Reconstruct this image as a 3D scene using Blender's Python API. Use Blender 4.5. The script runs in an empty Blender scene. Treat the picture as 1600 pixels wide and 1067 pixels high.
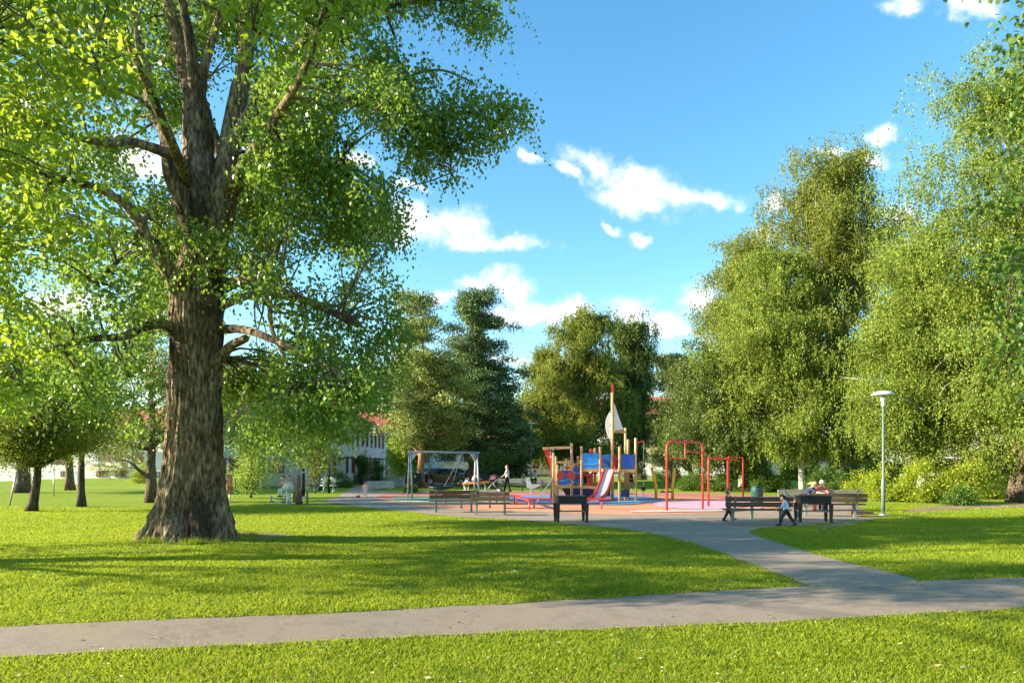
import bpy, math, random
import numpy as np
from mathutils import Vector, Matrix, noise
from mathutils.geometry import delaunay_2d_cdt
random.seed(11)
RNG = np.random.default_rng(11)
F, CX, HY, CH = 1600*24/36, 800.0, 725.0, 1.85      # focal length in photo pixels, centre column, horizon row, eye height
R = math.radians
scene = bpy.context.scene
COL = scene.collection

# ---------------------------------------------------------------- terrain
def sm(t):
    t = np.clip(t, 0, 1); return t*t*(3-2*t)
def zt(x, y):
    x = np.asarray(x, float); y = np.asarray(y, float)
    z = -0.32*sm((12.5-y)/6.0)
    z = z-2.7*sm((-x-57)/7.0)*sm((y-60)/15)
    z = z+0.028*np.sin(x*0.55+1.3)*np.sin(y*0.47+0.4)+0.02*np.sin(x*0.23+y*0.31)
    z = z+0.10*np.exp(-(((x+7.4)/3.2)**2+((y-16.3)/2.8)**2))
    return z
def G(px, py):
    """point of the ground that shows at this place of the photograph"""
    dx, dz = (px-CX)/F, (HY-py)/F
    t = CH/-dz
    for _ in range(40):
        t = 0.5*t+0.5*(CH-float(zt(dx*t, t)))/-dz
    return Vector((dx*t, t, float(zt(dx*t, t))))
def P(px, py, d):
    return Vector(((px-CX)/F*d, d, CH+(HY-py)/F*d))

# ---------------------------------------------------------------- objects
def tag(o, label=None, cat=None, group=None, kind=None):
    if label: o['label'] = label
    if cat: o['category'] = cat
    if group: o['group'] = group
    if kind: o['kind'] = kind
    return o
def thing(name, label, cat, loc=(0, 0, 0), rz=0, group=None):
    o = bpy.data.objects.new(name, None); COL.objects.link(o)
    o.empty_display_size = 0.2
    o.location = loc; o.rotation_euler = (0, 0, rz)
    return tag(o, label, cat, group)
def link_mesh(name, me, mat=None, parent=None, smooth=False):
    o = bpy.data.objects.new(name, me); COL.objects.link(o)
    if mat: me.materials.append(mat)
    if parent: o.parent = parent
    if smooth: me.polygons.foreach_set('use_smooth', np.ones(len(me.polygons), bool))
    return o
def mesh_np(name, V, Fa, mat=None, parent=None, smooth=False):
    """big mesh whose faces all have the same number of corners"""
    V = np.asarray(V, np.float32); Fa = np.asarray(Fa, np.int32)
    me = bpy.data.meshes.new(name)
    n, k = Fa.shape
    me.vertices.add(len(V)); me.vertices.foreach_set('co', V.ravel())
    me.loops.add(n*k); me.loops.foreach_set('vertex_index', Fa.ravel())
    me.polygons.add(n)
    me.polygons.foreach_set('loop_start', np.arange(0, n*k, k, dtype=np.int32))
    me.polygons.foreach_set('loop_total', np.full(n, k, np.int32))
    me.update(calc_edges=True)
    return link_mesh(name, me, mat, parent, smooth)
def copy_tree(o, loc=None, rz=None, label=None, parent=None, scale=None):
    c = o.copy(); COL.objects.link(c)
    if parent: c.parent = parent
    if loc is not None: c.location = loc
    if rz is not None: c.rotation_euler = (0, 0, rz)
    if scale: c.scale = (scale,)*3 if isinstance(scale, (int, float)) else scale
    if label: c['label'] = label
    for ch in list(o.children): copy_tree(ch, parent=c)
    return c

def frames(path):
    path = [Vector(p) for p in path]; T = []
    for i in range(len(path)):
        a = path[max(i-1, 0)]; b = path[min(i+1, len(path)-1)]
        t = (b-a); T.append(t.normalized() if t.length > 1e-9 else Vector((0, 0, 1)))
    u = T[0].orthogonal().normalized(); out = []
    for i, t in enumerate(T):
        u = (u-t*u.dot(t))
        u = u.normalized() if u.length > 1e-6 else t.orthogonal().normalized()
        out.append((path[i], u, t.cross(u)))
    return out
class MB:
    def __init__(s): s.V = []; s.F = []
    def add(s, V, Fs):
        b = len(s.V); s.V.extend(tuple(v) for v in V); s.F.extend(tuple(i+b for i in f) for f in Fs); return s
    def box(s, c, d, rot=None):
        c = Vector(c); x, y, z = d[0]/2, d[1]/2, d[2]/2
        vs = [Vector((i*x, j*y, k*z)) for i in (-1, 1) for j in (-1, 1) for k in (-1, 1)]
        if rot is not None:
            m = rot if isinstance(rot, Matrix) else Matrix.Rotation(rot, 3, 'Z')
            vs = [m @ v for v in vs]
        return s.add([v+c for v in vs], [(0, 1, 3, 2), (4, 6, 7, 5), (0, 4, 5, 1), (2, 3, 7, 6), (0, 2, 6, 4), (1, 5, 7, 3)])
    def bar(s, a, b, w, h):
        """rectangular bar from a to b, w wide sideways and h high"""
        a, b = Vector(a), Vector(b); t = (b-a).normalized()
        u = t.cross(Vector((0, 0, 1)))
        u = u.normalized() if u.length > 1e-4 else Vector((1, 0, 0))
        v = u.cross(t)
        vs = [p+u*(i*w/2)+v*(j*h/2) for p in (a, b) for i, j in ((-1, -1), (1, -1), (1, 1), (-1, 1))]
        return s.add(vs, [(3, 2, 1, 0), (4, 5, 6, 7), (0, 1, 5, 4), (1, 2, 6, 5), (2, 3, 7, 6), (3, 0, 4, 7)])
    def tube(s, path, r, n=8, caps=True, wob=0):
        fr = frames(path); m = len(fr)
        rs = r if hasattr(r, '__len__') else [r]*m
        V = []
        for i, (p, u, v) in enumerate(fr):
            for k in range(n):
                a = 2*math.pi*k/n
                q = rs[i]*(1+(wob*(random.random()-.5) if wob else 0))
                V.append(p+(u*math.cos(a)+v*math.sin(a))*q)
        Fs = [(i*n+k, i*n+(k+1) % n, (i+1)*n+(k+1) % n, (i+1)*n+k) for i in range(m-1) for k in range(n)]
        if caps: Fs += [tuple(range(n-1, -1, -1)), tuple(range((m-1)*n, m*n))]
        return s.add(V, Fs)
    def cyl(s, a, b, r, r2=None, n=12): return s.tube([a, b], [r, r if r2 is None else r2], n)
    def lathe(s, prof, c=(0, 0, 0), n=16):
        c = Vector(c); V = []
        for r, z in prof:
            for k in range(n):
                a = 2*math.pi*k/n; V.append(c+Vector((r*math.cos(a), r*math.sin(a), z)))
        m = len(prof)
        Fs = [(i*n+k, i*n+(k+1) % n, (i+1)*n+(k+1) % n, (i+1)*n+k) for i in range(m-1) for k in range(n)]
        Fs += [tuple(range(n-1, -1, -1)), tuple(range((m-1)*n, m*n))]
        return s.add(V, Fs)
    def ball(s, c, r, n=10, sc=(1, 1, 1)):
        c = Vector(c); V = []; m = max(4, n//2+1)
        for i in range(m+1):
            ph = math.pi*i/m
            for k in range(n):
                a = 2*math.pi*k/n
                V.append(c+Vector((r*sc[0]*math.sin(ph)*math.cos(a), r*sc[1]*math.sin(ph)*math.sin(a), -r*sc[2]*math.cos(ph))))
        Fs = [(i*n+k, i*n+(k+1) % n, (i+1)*n+(k+1) % n, (i+1)*n+k) for i in range(m) for k in range(n)]
        return s.add(V, Fs)
    def prism(s, poly, y0, y1):
        """outline in x-z pushed through from y0 to y1"""
        n = len(poly)
        V = [(x, y0, z) for x, z in poly]+[(x, y1, z) for x, z in poly]
        return s.add(V, [tuple(range(n)), tuple(range(2*n-1, n-1, -1))]+[(k, k+n, (k+1) % n+n, (k+1) % n) for k in range(n)])
    def plate(s, poly, z0, z1):
        n = len(poly)
        V = [(x, y, z0) for x, y in poly]+[(x, y, z1) for x, y in poly]
        return s.add(V, [tuple(range(n-1, -1, -1)), tuple(range(n, 2*n))]+[(k, (k+1) % n, (k+1) % n+n, k+n) for k in range(n)])
    def build(s, name, mat, parent=None, smooth=False, at=None, rz=None):
        me = bpy.data.meshes.new(name); me.from_pydata(s.V, [], s.F); me.update()
        o = link_mesh(name, me, mat, parent, smooth)
        if at is not None: o.location = at
        if rz is not None: o.rotation_euler = (0, 0, rz)
        return o

# ---------------------------------------------------------------- materials
def new_mat(name):
    m = bpy.data.materials.new(name); m.use_nodes = True
    t = m.node_tree; t.nodes.clear()
    out = t.nodes.new('ShaderNodeOutputMaterial')
    return m, t, out
def N(t, kind, **kw):
    n = t.nodes.new('ShaderNode'+kind)
    for k, v in kw.items():
        if k in n.inputs: n.inputs[k].default_value = v
        else: setattr(n, k, v)
    return n
def mixc(t, fac, a, b):
    m = t.nodes.new('ShaderNodeMix'); m.data_type = 'RGBA'
    for sock, v in ((m.inputs[0], fac), (m.inputs[6], a), (m.inputs[7], b)):
        if hasattr(v, 'links') or hasattr(v, 'is_output'): t.links.new(v, sock)
        elif isinstance(v, (int, float)): sock.default_value = v
        else: sock.default_value = (*v, 1) if len(v) == 3 else v
    return m.outputs[2]
def ramp(t, src, stops):
    r = t.nodes.new('ShaderNodeValToRGB'); e = r.color_ramp.elements
    while len(e) > 1: e.remove(e[0])
    for i, (p, c) in enumerate(stops):
        c = (c, c, c) if isinstance(c, (int, float)) else c
        el = e[0] if i == 0 else e.new(p)
        el.position = p; el.color = (*c, 1)
    t.links.new(src, r.inputs[0]); return r.outputs[0]
def noisen(t, scale, detail=4, vec=None, rough=.55, stretch=None):
    n = N(t, 'TexNoise', Scale=scale, Detail=detail, Roughness=rough)
    c = vec
    if c is None: c = t.nodes.new('ShaderNodeTexCoord').outputs['Object']
    if stretch:
        mp = N(t, 'Mapping'); mp.inputs['Scale'].default_value = stretch
        t.links.new(c, mp.inputs[0]); c = mp.outputs[0]
    t.links.new(c, n.inputs['Vector']); return n.outputs[0]
def mat(name, col, rough=.6, metal=0, var=.25, scale=6, bump=0, bscale=40, stretch=None, dirt=None, coat=0):
    m, t, out = new_mat(name)
    b = N(t, 'BsdfPrincipled', Roughness=rough, Metallic=metal)
    if coat: b.inputs['Coat Weight'].default_value = coat
    c0 = tuple(max(0, c*(1-var)) for c in col); c1 = tuple(min(1, c*(1+var)) for c in col)
    c = ramp(t, noisen(t, scale, 5, stretch=stretch), [(.3, c0), (.7, c1)])
    if dirt: c = mixc(t, ramp(t, noisen(t, scale*.4, 6), [(.5, 0.0), (.68, 1.0)]), c, dirt)
    t.links.new(c, b.inputs['Base Color'])
    if bump:
        bp = N(t, 'Bump', Strength=bump, Distance=.02)
        t.links.new(noisen(t, bscale, 6, stretch=stretch), bp.inputs['Height'])
        t.links.new(bp.outputs[0], b.inputs['Normal'])
    t.links.new(b.outputs[0], out.inputs[0]); return m
def leaf_mat(name, cols, trans=.4, tcol=None, rough=.45, spec=.35, nscale=.35, patches=()):
    """cols: dark, mid, light leaf colours; every leaf picks one, with slow drifts through the crown"""
    m, t, out = new_mat(name)
    geo = t.nodes.new('ShaderNodeNewGeometry')
    mx = N(t, 'Math', operation='MULTIPLY_ADD'); mx.inputs[1].default_value = .6; mx.inputs[2].default_value = -.05
    t.links.new(geo.outputs['Random Per Island'], mx.inputs[0])
    ad = N(t, 'Math', operation='MULTIPLY_ADD'); ad.inputs[1].default_value = .55
    t.links.new(noisen(t, nscale, 3), ad.inputs[0]); t.links.new(mx.outputs[0], ad.inputs[2])
    c = ramp(t, ad.outputs[0], [(.15, cols[0]), (.5, cols[1]), (.85, cols[2])])
    for sc_, lo_, hi_, am_, col_ in patches: c = mixc(t, ramp(t, noisen(t, sc_, 5), [(lo_, 0.0), (hi_, am_)]), c, col_)
    b = N(t, 'BsdfPrincipled', Roughness=rough); b.inputs['Specular IOR Level'].default_value = spec
    t.links.new(c, b.inputs['Base Color'])
    tr = N(t, 'BsdfTranslucent')
    tc = tcol or tuple(min(.9, v*1.5) for v in cols[2])
    t.links.new(mixc(t, .6, c, tc), tr.inputs[0])
    ms = N(t, 'MixShader'); ms.inputs[0].default_value = trans
    t.links.new(b.outputs[0], ms.inputs[1]); t.links.new(tr.outputs[0], ms.inputs[2])
    t.links.new(ms.outputs[0], out.inputs[0]); return m
def bark_mat(name, c0, c1, c2, stretch=(6, 6, 1.2), scale=2.2, bump=.8, white=None, dark=(.5, .66, .75)):
    m, t, out = new_mat(name)
    b = N(t, 'BsdfPrincipled', Roughness=.9); b.inputs['Specular IOR Level'].default_value = .2
    n1 = noisen(t, scale, 8, stretch=stretch, rough=.65); n2 = noisen(t, scale*.35, 4, stretch=(1, 1, .5))
    c = ramp(t, n1, [(.34, c0), (.5, c1), (.68, c2)])
    c = mixc(t, ramp(t, n2, [(dark[0], 0.0), (dark[1], dark[2])]), c, c0)
    if white: c = mixc(t, ramp(t, noisen(t, 3, 5, stretch=(1, 1, 5)), [(.44, 1.0), (.55, 0.0)]), c, white)
    t.links.new(c, b.inputs['Base Color'])
    bp = N(t, 'Bump', Strength=bump, Distance=.05); t.links.new(n1, bp.inputs['Height'])
    t.links.new(bp.outputs[0], b.inputs['Normal'])
    t.links.new(b.outputs[0], out.inputs[0]); return m
def glass_mat():
    m, t, out = new_mat('window_glass')
    b = N(t, 'BsdfPrincipled', Roughness=.06); b.inputs['Specular IOR Level'].default_value = .9
    c = ramp(t, noisen(t, .9, 2), [(.35, (.02, .025, .03)), (.55, (.10, .12, .12)), (.7, (.32, .32, .30))])
    t.links.new(c, b.inputs['Base Color']); t.links.new(b.outputs[0], out.inputs[0]); return m
def siding_mat(name, col, gap=.82, per_m=7.0, horizontal=False):
    m, t, out = new_mat(name)
    b = N(t, 'BsdfPrincipled', Roughness=.6)
    w = N(t, 'TexWave', Scale=per_m/ (2*math.pi)*2, Distortion=0.0); w.bands_direction = 'Z' if horizontal else 'X'
    w.wave_profile = 'SAW'
    tc = t.nodes.new('ShaderNodeTexCoord'); t.links.new(tc.outputs['Object'], w.inputs['Vector'])
    line = ramp(t, w.outputs[1], [(0, 0.0), (.12, 1.0), (.9, 1.0), (1, 0.0)])
    c = mixc(t, line, tuple(v*gap for v in col), col)
    c = mixc(t, ramp(t, noisen(t, .8, 5), [(.45, 0.0), (.75, .35)]), c, tuple(v*.75 for v in col))
    t.links.new(c, b.inputs['Base Color'])
    bp = N(t, 'Bump', Strength=.5, Distance=.03); t.links.new(line, bp.inputs['Height'])
    t.links.new(bp.outputs[0], b.inputs['Normal']); t.links.new(b.outputs[0], out.inputs[0]); return m

def grass_ground():
    m, t, out = new_mat('lawn_grass')
    b = N(t, 'BsdfPrincipled', Roughness=.85); b.inputs['Specular IOR Level'].default_value = .15
    fine = noisen(t, 22, 6, rough=.7); mid = noisen(t, 1.6, 5); big = noisen(t, .16, 3)
    c = ramp(t, fine, [(.3, (.08, .14, .008)), (.5, (.21, .29, .014)), (.72, (.34, .40, .03))])
    c = mixc(t, ramp(t, mid, [(.4, 0.0), (.62, .55)]), c, (.28, .34, .018))
    c = mixc(t, ramp(t, big, [(.42, 0.0), (.66, .5)]), c, (.15, .25, .012))
    c = mixc(t, ramp(t, noisen(t, .7, 7), [(.66, 0.0), (.76, .55)]), c, (.24, .19, .07))
    t.links.new(c, b.inputs['Base Color'])
    bp = N(t, 'Bump', Strength=.9, Distance=.06); t.links.new(noisen(t, 28, 8, rough=.75), bp.inputs['Height'])
    t.links.new(bp.outputs[0], b.inputs['Normal']); t.links.new(b.outputs[0], out.inputs[0]); return m
def asphalt(name, c0, c1, patch):
    m, t, out = new_mat(name)
    b = N(t, 'BsdfPrincipled', Roughness=.85)
    sp = noisen(t, 45, 5, rough=.85)
    c = ramp(t, sp, [(.34, tuple(v*.8 for v in c0)), (.66, tuple(v*1.08 for v in c1))])
    c = mixc(t, ramp(t, noisen(t, 2.6, 7, rough=.7), [(.5, 0.0), (.6, .45)]), c, tuple(v*.85 for v in c0))
    c = mixc(t, ramp(t, noisen(t, .8, 6), [(.42, 0.0), (.66, .6)]), c, patch)
    c = mixc(t, ramp(t, noisen(t, 6, 8, rough=.7), [(.62, 0.0), (.72, .6)]), c, tuple(v*1.5 for v in patch))
    # cracks
    vo = N(t, 'TexVoronoi', Scale=.22); vo.feature = 'DISTANCE_TO_EDGE'
    tc = t.nodes.new('ShaderNodeTexCoord'); ns = N(t, 'TexNoise', Scale=1.5, Detail=6.0)
    t.links.new(tc.outputs['Object'], ns.inputs['Vector'])
    mv = N(t, 'VectorMath', operation='MULTIPLY_ADD'); mv.inputs[1].default_value = (.5, .5, .5)
    t.links.new(ns.outputs[1], mv.inputs[0]); t.links.new(tc.outputs['Object'], mv.inputs[2]); t.links.new(mv.outputs[0], vo.inputs['Vector'])
    c = mixc(t, ramp(t, vo.outputs[0], [(0, .22), (.006, 0.0)]), c, tuple(v*.4 for v in c0))
    t.links.new(c, b.inputs['Base Color'])
    bp = N(t, 'Bump', Strength=.6, Distance=.008); t.links.new(sp, bp.inputs['Height'])
    t.links.new(bp.outputs[0], b.inputs['Normal']); t.links.new(b.outputs[0], out.inputs[0]); return m

M = {}
M['glass'] = glass_mat()
M['galv'] = mat('galvanised_steel', (.36, .38, .38), .45, .5, .12, 5)
M['pole'] = mat('grey_green_pole', (.15, .20, .185), .6, .1, .12, 3)
M['wood_dark'] = mat('weathered_brown_planks', (.105, .065, .042), .75, 0, .45, 5, .5, 20, stretch=(.6, 8, 8))
M['wood_grey'] = mat('weathered_grey_planks', (.30, .26, .21), .8, 0, .35, 5, .5, 20, stretch=(.6, 8, 8))
M['pine_post'] = mat('varnished_pine_posts', (.56, .33, .13), .5, 0, .3, 4, .3, 12, stretch=(6, 6, .7))
M['red'] = mat('red_paint', (.52, .035, .03), .4, 0, .12, 3, coat=.2)
M['red_hpl'] = mat('red_board', (.62, .035, .03), .4, 0, .08, 3)
M['yellow'] = mat('yellow_paint', (.80, .42, .02), .45, 0, .12, 3)
M['orange'] = mat('orange_plastic', (.85, .27, .02), .4, 0, .12, 3)
M['blue'] = mat('deep_blue_board', (.012, .09, .42), .35, 0, .12, 2)
M['cyan'] = mat('sky_blue_board', (.02, .30, .80), .35, 0, .08, 2)
M['navy'] = mat('navy_board', (.008, .022, .12), .4, 0, .12, 2)
M['sail'] = mat('cream_sail_board', (.80, .74, .68), .5, 0, .06, 2)
M['wave'] = mat('pale_blue_line', (.25, .62, .95), .4, 0, .03, 2)
M['white'] = mat('white_paint', (.78, .78, .76), .45, 0, .05, 2)
M['slide_bed'] = mat('polished_slide_bed', (.80, .70, .70), .25, .3, .06, 2)
M['black'] = mat('black_rubber', (.012, .012, .013), .55, 0, .3, 8)
M['black_metal'] = mat('matt_black_steel', (.018, .018, .02), .5, .3, .4, 4, dirt=(.05, .035, .03))
M['rope'] = mat('grey_rope', (.42, .40, .38), .9, 0, .2, 30)
M['concrete'] = mat('rough_concrete', (.33, .31, .27), .9, 0, .25, 3, .4, 30)
M['bin'] = mat('dark_green_bin_paint', (.015, .075, .06), .4, 0, .2, 3)
M['panel_brown'] = mat('rust_brown_paint', (.22, .075, .04), .6, 0, .2, 4)
M['lamp_shade'] = mat('pale_lamp_shade', (.62, .60, .55), .5, 0, .08, 3)
M['lamp_glass'] = mat('frosted_lamp_glass', (.55, .55, .52), .3, 0, .05, 3)
M['machine'] = mat('light_grey_machine_paint', (.52, .56, .54), .45, .1, .1, 3)
M['machine_brown'] = mat('taupe_machine_tube', (.36, .29, .25), .5, .1, .12, 3)
# ---------------------------------------------------------------- camera, sun, sky
cam = bpy.data.cameras.new('camera'); cam_o = bpy.data.objects.new('camera', cam); COL.objects.link(cam_o)
cam.lens = 24; cam.sensor_width = 36; cam.sensor_fit = 'HORIZONTAL'
cam.shift_y = (HY-533.5)/1600; cam.clip_start = .05; cam.clip_end = 3000
cam_o.location = (0, 0, CH); cam_o.rotation_euler = (R(90), 0, 0)
scene.camera = cam_o
SUN_EL = 18.5
sd = Vector((-1, -0.10, 0)).normalized()
to_sun = Vector((sd.x*math.cos(R(SUN_EL)), sd.y*math.cos(R(SUN_EL)), math.sin(R(SUN_EL))))
sun = bpy.data.lights.new('sun', 'SUN'); sun.energy = 5.0; sun.angle = R(.55); sun.color = (1, .88, .68)
so = bpy.data.objects.new('sun', sun); COL.objects.link(so)
so.rotation_euler = to_sun.to_track_quat('Z', 'Y').to_euler()
so.location = to_sun*60

w = bpy.data.worlds.new('World'); scene.world = w; w.use_nodes = True
t = w.node_tree; t.nodes.clear()
wo = t.nodes.new('ShaderNodeOutputWorld'); bg = t.nodes.new('ShaderNodeBackground'); bg.inputs[1].default_value = .15
sky = t.nodes.new('ShaderNodeTexSky'); sky.sky_type = 'NISHITA'; sky.sun_disc = False
sky.sun_elevation = R(SUN_EL); sky.sun_rotation = math.atan2(to_sun.x, to_sun.y)
sky.altitude = 100; sky.air_density = 1.0; sky.dust_density = .35; sky.ozone_density = 2.0
hs = N(t, 'HueSaturation', Saturation=1.24, Value=.78); hs.inputs['Hue'].default_value = .488
t.links.new(sky.outputs[0], hs.inputs['Color'])
tc = t.nodes.new('ShaderNodeTexCoord'); sep = N(t, 'SeparateXYZ'); t.links.new(tc.outputs['Generated'], sep.inputs[0])
def math_n(op, a, b=None, c=None):
    n = N(t, 'Math', operation=op)
    for i, v in enumerate((a, b, c)):
        if v is None: continue
        if isinstance(v, (int, float)): n.inputs[i].default_value = v
        else: t.links.new(v, n.inputs[i])
    return n.outputs[0]
# a flat cloud deck ahead: every cloud is a few lobes at its bearing and height, edges torn by noise
ysafe = math_n('MAXIMUM', sep.outputs[1], .05)
u = math_n('DIVIDE', sep.outputs[0], ysafe); v = math_n('DIVIDE', sep.outputs[2], ysafe)
uv = N(t, 'CombineXYZ'); t.links.new(u, uv.inputs[0]); t.links.new(v, uv.inputs[1])
n1 = N(t, 'TexNoise', Scale=9.0, Detail=8.0, Roughness=.62); t.links.new(uv.outputs[0], n1.inputs['Vector'])
n2 = N(t, 'TexNoise', Scale=32.0, Detail=6.0, Roughness=.6); t.links.new(uv.outputs[0], n2.inputs['Vector'])
wv = N(t, 'VectorMath', operation='MULTIPLY_ADD'); wv.inputs[1].default_value = (.10, .075, 0)
t.links.new(n1.outputs[1], wv.inputs[0]); t.links.new(uv.outputs[0], wv.inputs[2])
clouds = [(1000, 283, 78, 26, 18), (1085, 303, 78, 15, 8), (925, 256, 44, 22, 20), (985, 312, 60, 22, 20), (880, 270, 26, 10, 30),
          (650, 352, 55, 30, 5), (720, 350, 42, 30, 8), (790, 371, 62, 13, 3), (640, 330, 26, 22, 0), (740, 372, 60, 14, 5),
          (788, 450, 42, 28, 5), (850, 488, 72, 22, 5), (735, 450, 30, 12, 0), (898, 480, 26, 20, 0), (805, 498, 50, 14, 4),
          (985, 490, 42, 30, 0), (1030, 502, 48, 26, 12), (1075, 518, 26, 12, 10), (1378, 216, 21, 18, 10), (1352, 252, 38, 20, 12),
          (1300, 238, 22, 10, 8), (1405, 345, 32, 20, 5), (1415, 12, 30, 16, 10), (1515, 8, 45, 20, 5), (965, 348, 18, 8, 30),
          (1005, 376, 15, 10, 0), (822, 252, 28, 9, 25), (775, 215, 14, 8, 10), (648, 286, 20, 8, 20), (1215, 322, 30, 12, 5),
          (215, 245, 90, 34, 5), (380, 240, 40, 24, 0), (560, 248, 26, 14, 0), (1385, 410, 26, 24, 0), (1200, 360, 22, 12, 0),
          (690, 462, 40, 10, 0), (800, 560, 50, 8, 0), (1090, 470, 30, 30, 20), (100, 480, 80, 30, 0)]
acc = None
for px, py, a, b_, rot in clouds:
    mp = N(t, 'Mapping'); mp.vector_type = 'TEXTURE'
    mp.inputs['Location'].default_value = ((px-CX)/F+.05, (HY-py)/F+.0375, 0)
    mp.inputs['Rotation'].default_value = (0, 0, -R(rot))
    mp.inputs['Scale'].default_value = (a*1.4/F, b_*1.4/F, 1)
    t.links.new(wv.outputs[0], mp.inputs[0])
    ln = N(t, 'VectorMath', operation='LENGTH'); t.links.new(mp.outputs[0], ln.inputs[0])
    val = math_n('SUBTRACT', 1.0, ln.outputs['Value'])
    acc = val if acc is None else math_n('SMOOTH_MAX', acc, val, .35)
dens = math_n('ADD', acc, math_n('MULTIPLY', math_n('SUBTRACT', n2.outputs[0], .5), 1.5))
mask = ramp(t, dens, [(0, 0.0), (.2, .12), (.5, .55), (.78, .9), (1.0, 1.0)])
front = math_n('GREATER_THAN', sep.outputs[1], .06)
mask = math_n('MULTIPLY', mask, front)
ccol = ramp(t, math_n('ADD', dens, math_n('MULTIPLY', math_n('SUBTRACT', n1.outputs[0], .5), 1.2)), [(.1, (2.2, 2.55, 3.0)), (.5, (2.75, 2.95, 3.15)), (.85, (3.1, 3.08, 3.04))])
t.links.new(mixc(t, mask, hs.outputs[0], ccol), bg.inputs[0]); t.links.new(bg.outputs[0], wo.inputs[0])
CLOUD_NODE = None

scene.view_settings.view_transform = 'Standard'; scene.view_settings.look = 'None'
scene.view_settings.gamma = 1; scene.view_settings.exposure = 1.68
scene.cycles.max_bounces = 6; scene.cycles.diffuse_bounces = 3; scene.cycles.glossy_bounces = 2
scene.cycles.transmission_bounces = 4; scene.cycles.transparent_max_bounces = 4
scene.cycles.use_denoising = True
scene.cycles.sample_clamp_indirect = 6

# ---------------------------------------------------------------- ground, paths, play surface
def axis(lo, hi, a, b, step, grow=1.12):
    xs = list(np.arange(a, b+1e-6, step)); s = step; x = xs[-1]
    while x < hi: s *= grow; x += s; xs.append(x)
    s = step; x = xs[0]
    while x > lo: s *= grow; x -= s; xs.insert(0, x)
    return np.array(xs)
gx = axis(-900, 900, -32, 32, .35); gy = axis(-150, 1800, 2, 48, .35)
X, Y = np.meshgrid(gx, gy); Z = zt(X, Y)
Vg = np.stack([X, Y, Z], -1).reshape(-1, 3); nx = len(gx)
ii, jj = np.meshgrid(np.arange(len(gy)-1), np.arange(nx-1), indexing='ij'); a = (ii*nx+jj).ravel()
ground = mesh_np('ground', Vg, np.stack([a, a+1, a+1+nx, a+nx], 1), grass_ground(), smooth=True)
tag(ground, kind='structure')

def densify(poly, step, jit=0, closed=True):
    out = []; n = len(poly)
    for i in range(n if closed else n-1):
        p = Vector(poly[i][:2]); q = Vector(poly[(i+1) % n][:2]); k = max(1, int((q-p).length/step))
        for j in range(k):
            f = p.lerp(q, j/k)
            if jit and j: f += Vector((random.uniform(-jit, jit), random.uniform(-jit, jit)))
            out.append((f.x, f.y))
    return out
def smooth_poly(pts, it=2):
    for _ in range(it):
        o = []
        for i in range(len(pts)):
            p = Vector(pts[i]); q = Vector(pts[(i+1) % len(pts)])
            o += [tuple(p*.75+q*.25), tuple(p*.25+q*.75)]
        pts = o
    return pts
def inside(poly, x, y):
    x = np.asarray(x); y = np.asarray(y); c = np.zeros(x.shape, bool); n = len(poly)
    for i in range(n):
        x1, y1 = poly[i]; x2, y2 = poly[(i+1) % n]
        if y1 == y2: continue
        k = ((y1 > y) != (y2 > y)) & (x < (x2-x1)*(y-y1)/(y2-y1)+x1)
        c ^= k
    return c
def sheet(name, poly, dz, mt, step=.6, jit=0, smooth=1, label=None):
    if smooth: poly = smooth_poly([tuple(p[:2]) for p in poly], smooth)
    b = densify(poly, step, jit); bx = [p[0] for p in b]; by = [p[1] for p in b]
    xs = np.arange(min(bx), max(bx), step); ys = np.arange(min(by), max(by), step)
    gX, gY = np.meshgrid(xs, ys); gX = gX.ravel(); gY = gY.ravel(); k = inside(b, gX, gY)
    pts = [Vector(p) for p in b]+[Vector((x, y)) for x, y in zip(gX[k], gY[k])]
    res = delaunay_2d_cdt(pts, [(i, (i+1) % len(b)) for i in range(len(b))], [], 1, 1e-5)
    V = [(v.x, v.y, float(zt(v.x, v.y))+dz) for v in res[0]]
    mb = MB(); mb.V = V; mb.F = [tuple(f) for f in res[2]]
    o = mb.build(name, mt, smooth=True); tag(o, label, kind='structure'); return o, b
g2 = lambda L: [tuple(G(*p)[:2]) for p in L]
path_mat = asphalt('path_asphalt', (.185, .143, .105), (.345, .272, .20), (.275, .205, .14))
plaza_mat = asphalt('plaza_asphalt', (.225, .168, .12), (.39, .30, .222), (.31, .235, .165))
PATH = g2([(-700, 1023), (-300, 997), (0, 980), (400, 965), (800, 943), (1100, 925), (1262, 916), (1430, 908), (1600, 903), (2000, 889), (2500, 872),
           (2500, 903), (2000, 927), (1600, 951), (1300, 968), (800, 987), (400, 1007), (0, 1028), (-300, 1049), (-700, 1085)])
PLAZA = g2([(498, 783), (540, 788), (620, 798), (700, 807), (790, 811), (870, 817), (930, 822), (1000, 830), (1060, 842), (1120, 860), (1180, 884), (1258, 914),
            (1270, 921), (1420, 916), (1440, 908), (1410, 900), (1330, 882), (1250, 860), (1168, 833), (1175, 827), (1215, 823), (1290, 819), (1345, 809), (1356, 799),
            (1330, 790), (1290, 782), (1240, 776), (1100, 770), (900, 766.5), (700, 767), (640, 768), (577, 768), (560, 771), (530, 776)])
ROAD = g2([(525, 779), (545, 765), (557, 760), (600, 749), (640, 746), (820, 746), (820, 751), (760, 757.5), (640, 758.5), (626, 759.5), (590, 765), (577, 770), (560, 775)])
RUBBER = g2([(581, 775), (600, 784), (660, 792), (740, 797.5), (870, 801), (1000, 806), (1130, 801), (1235, 792), (1300, 787), (1240, 778), (1120, 772), (900, 769.5), (700, 770), (610, 771)])
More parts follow.
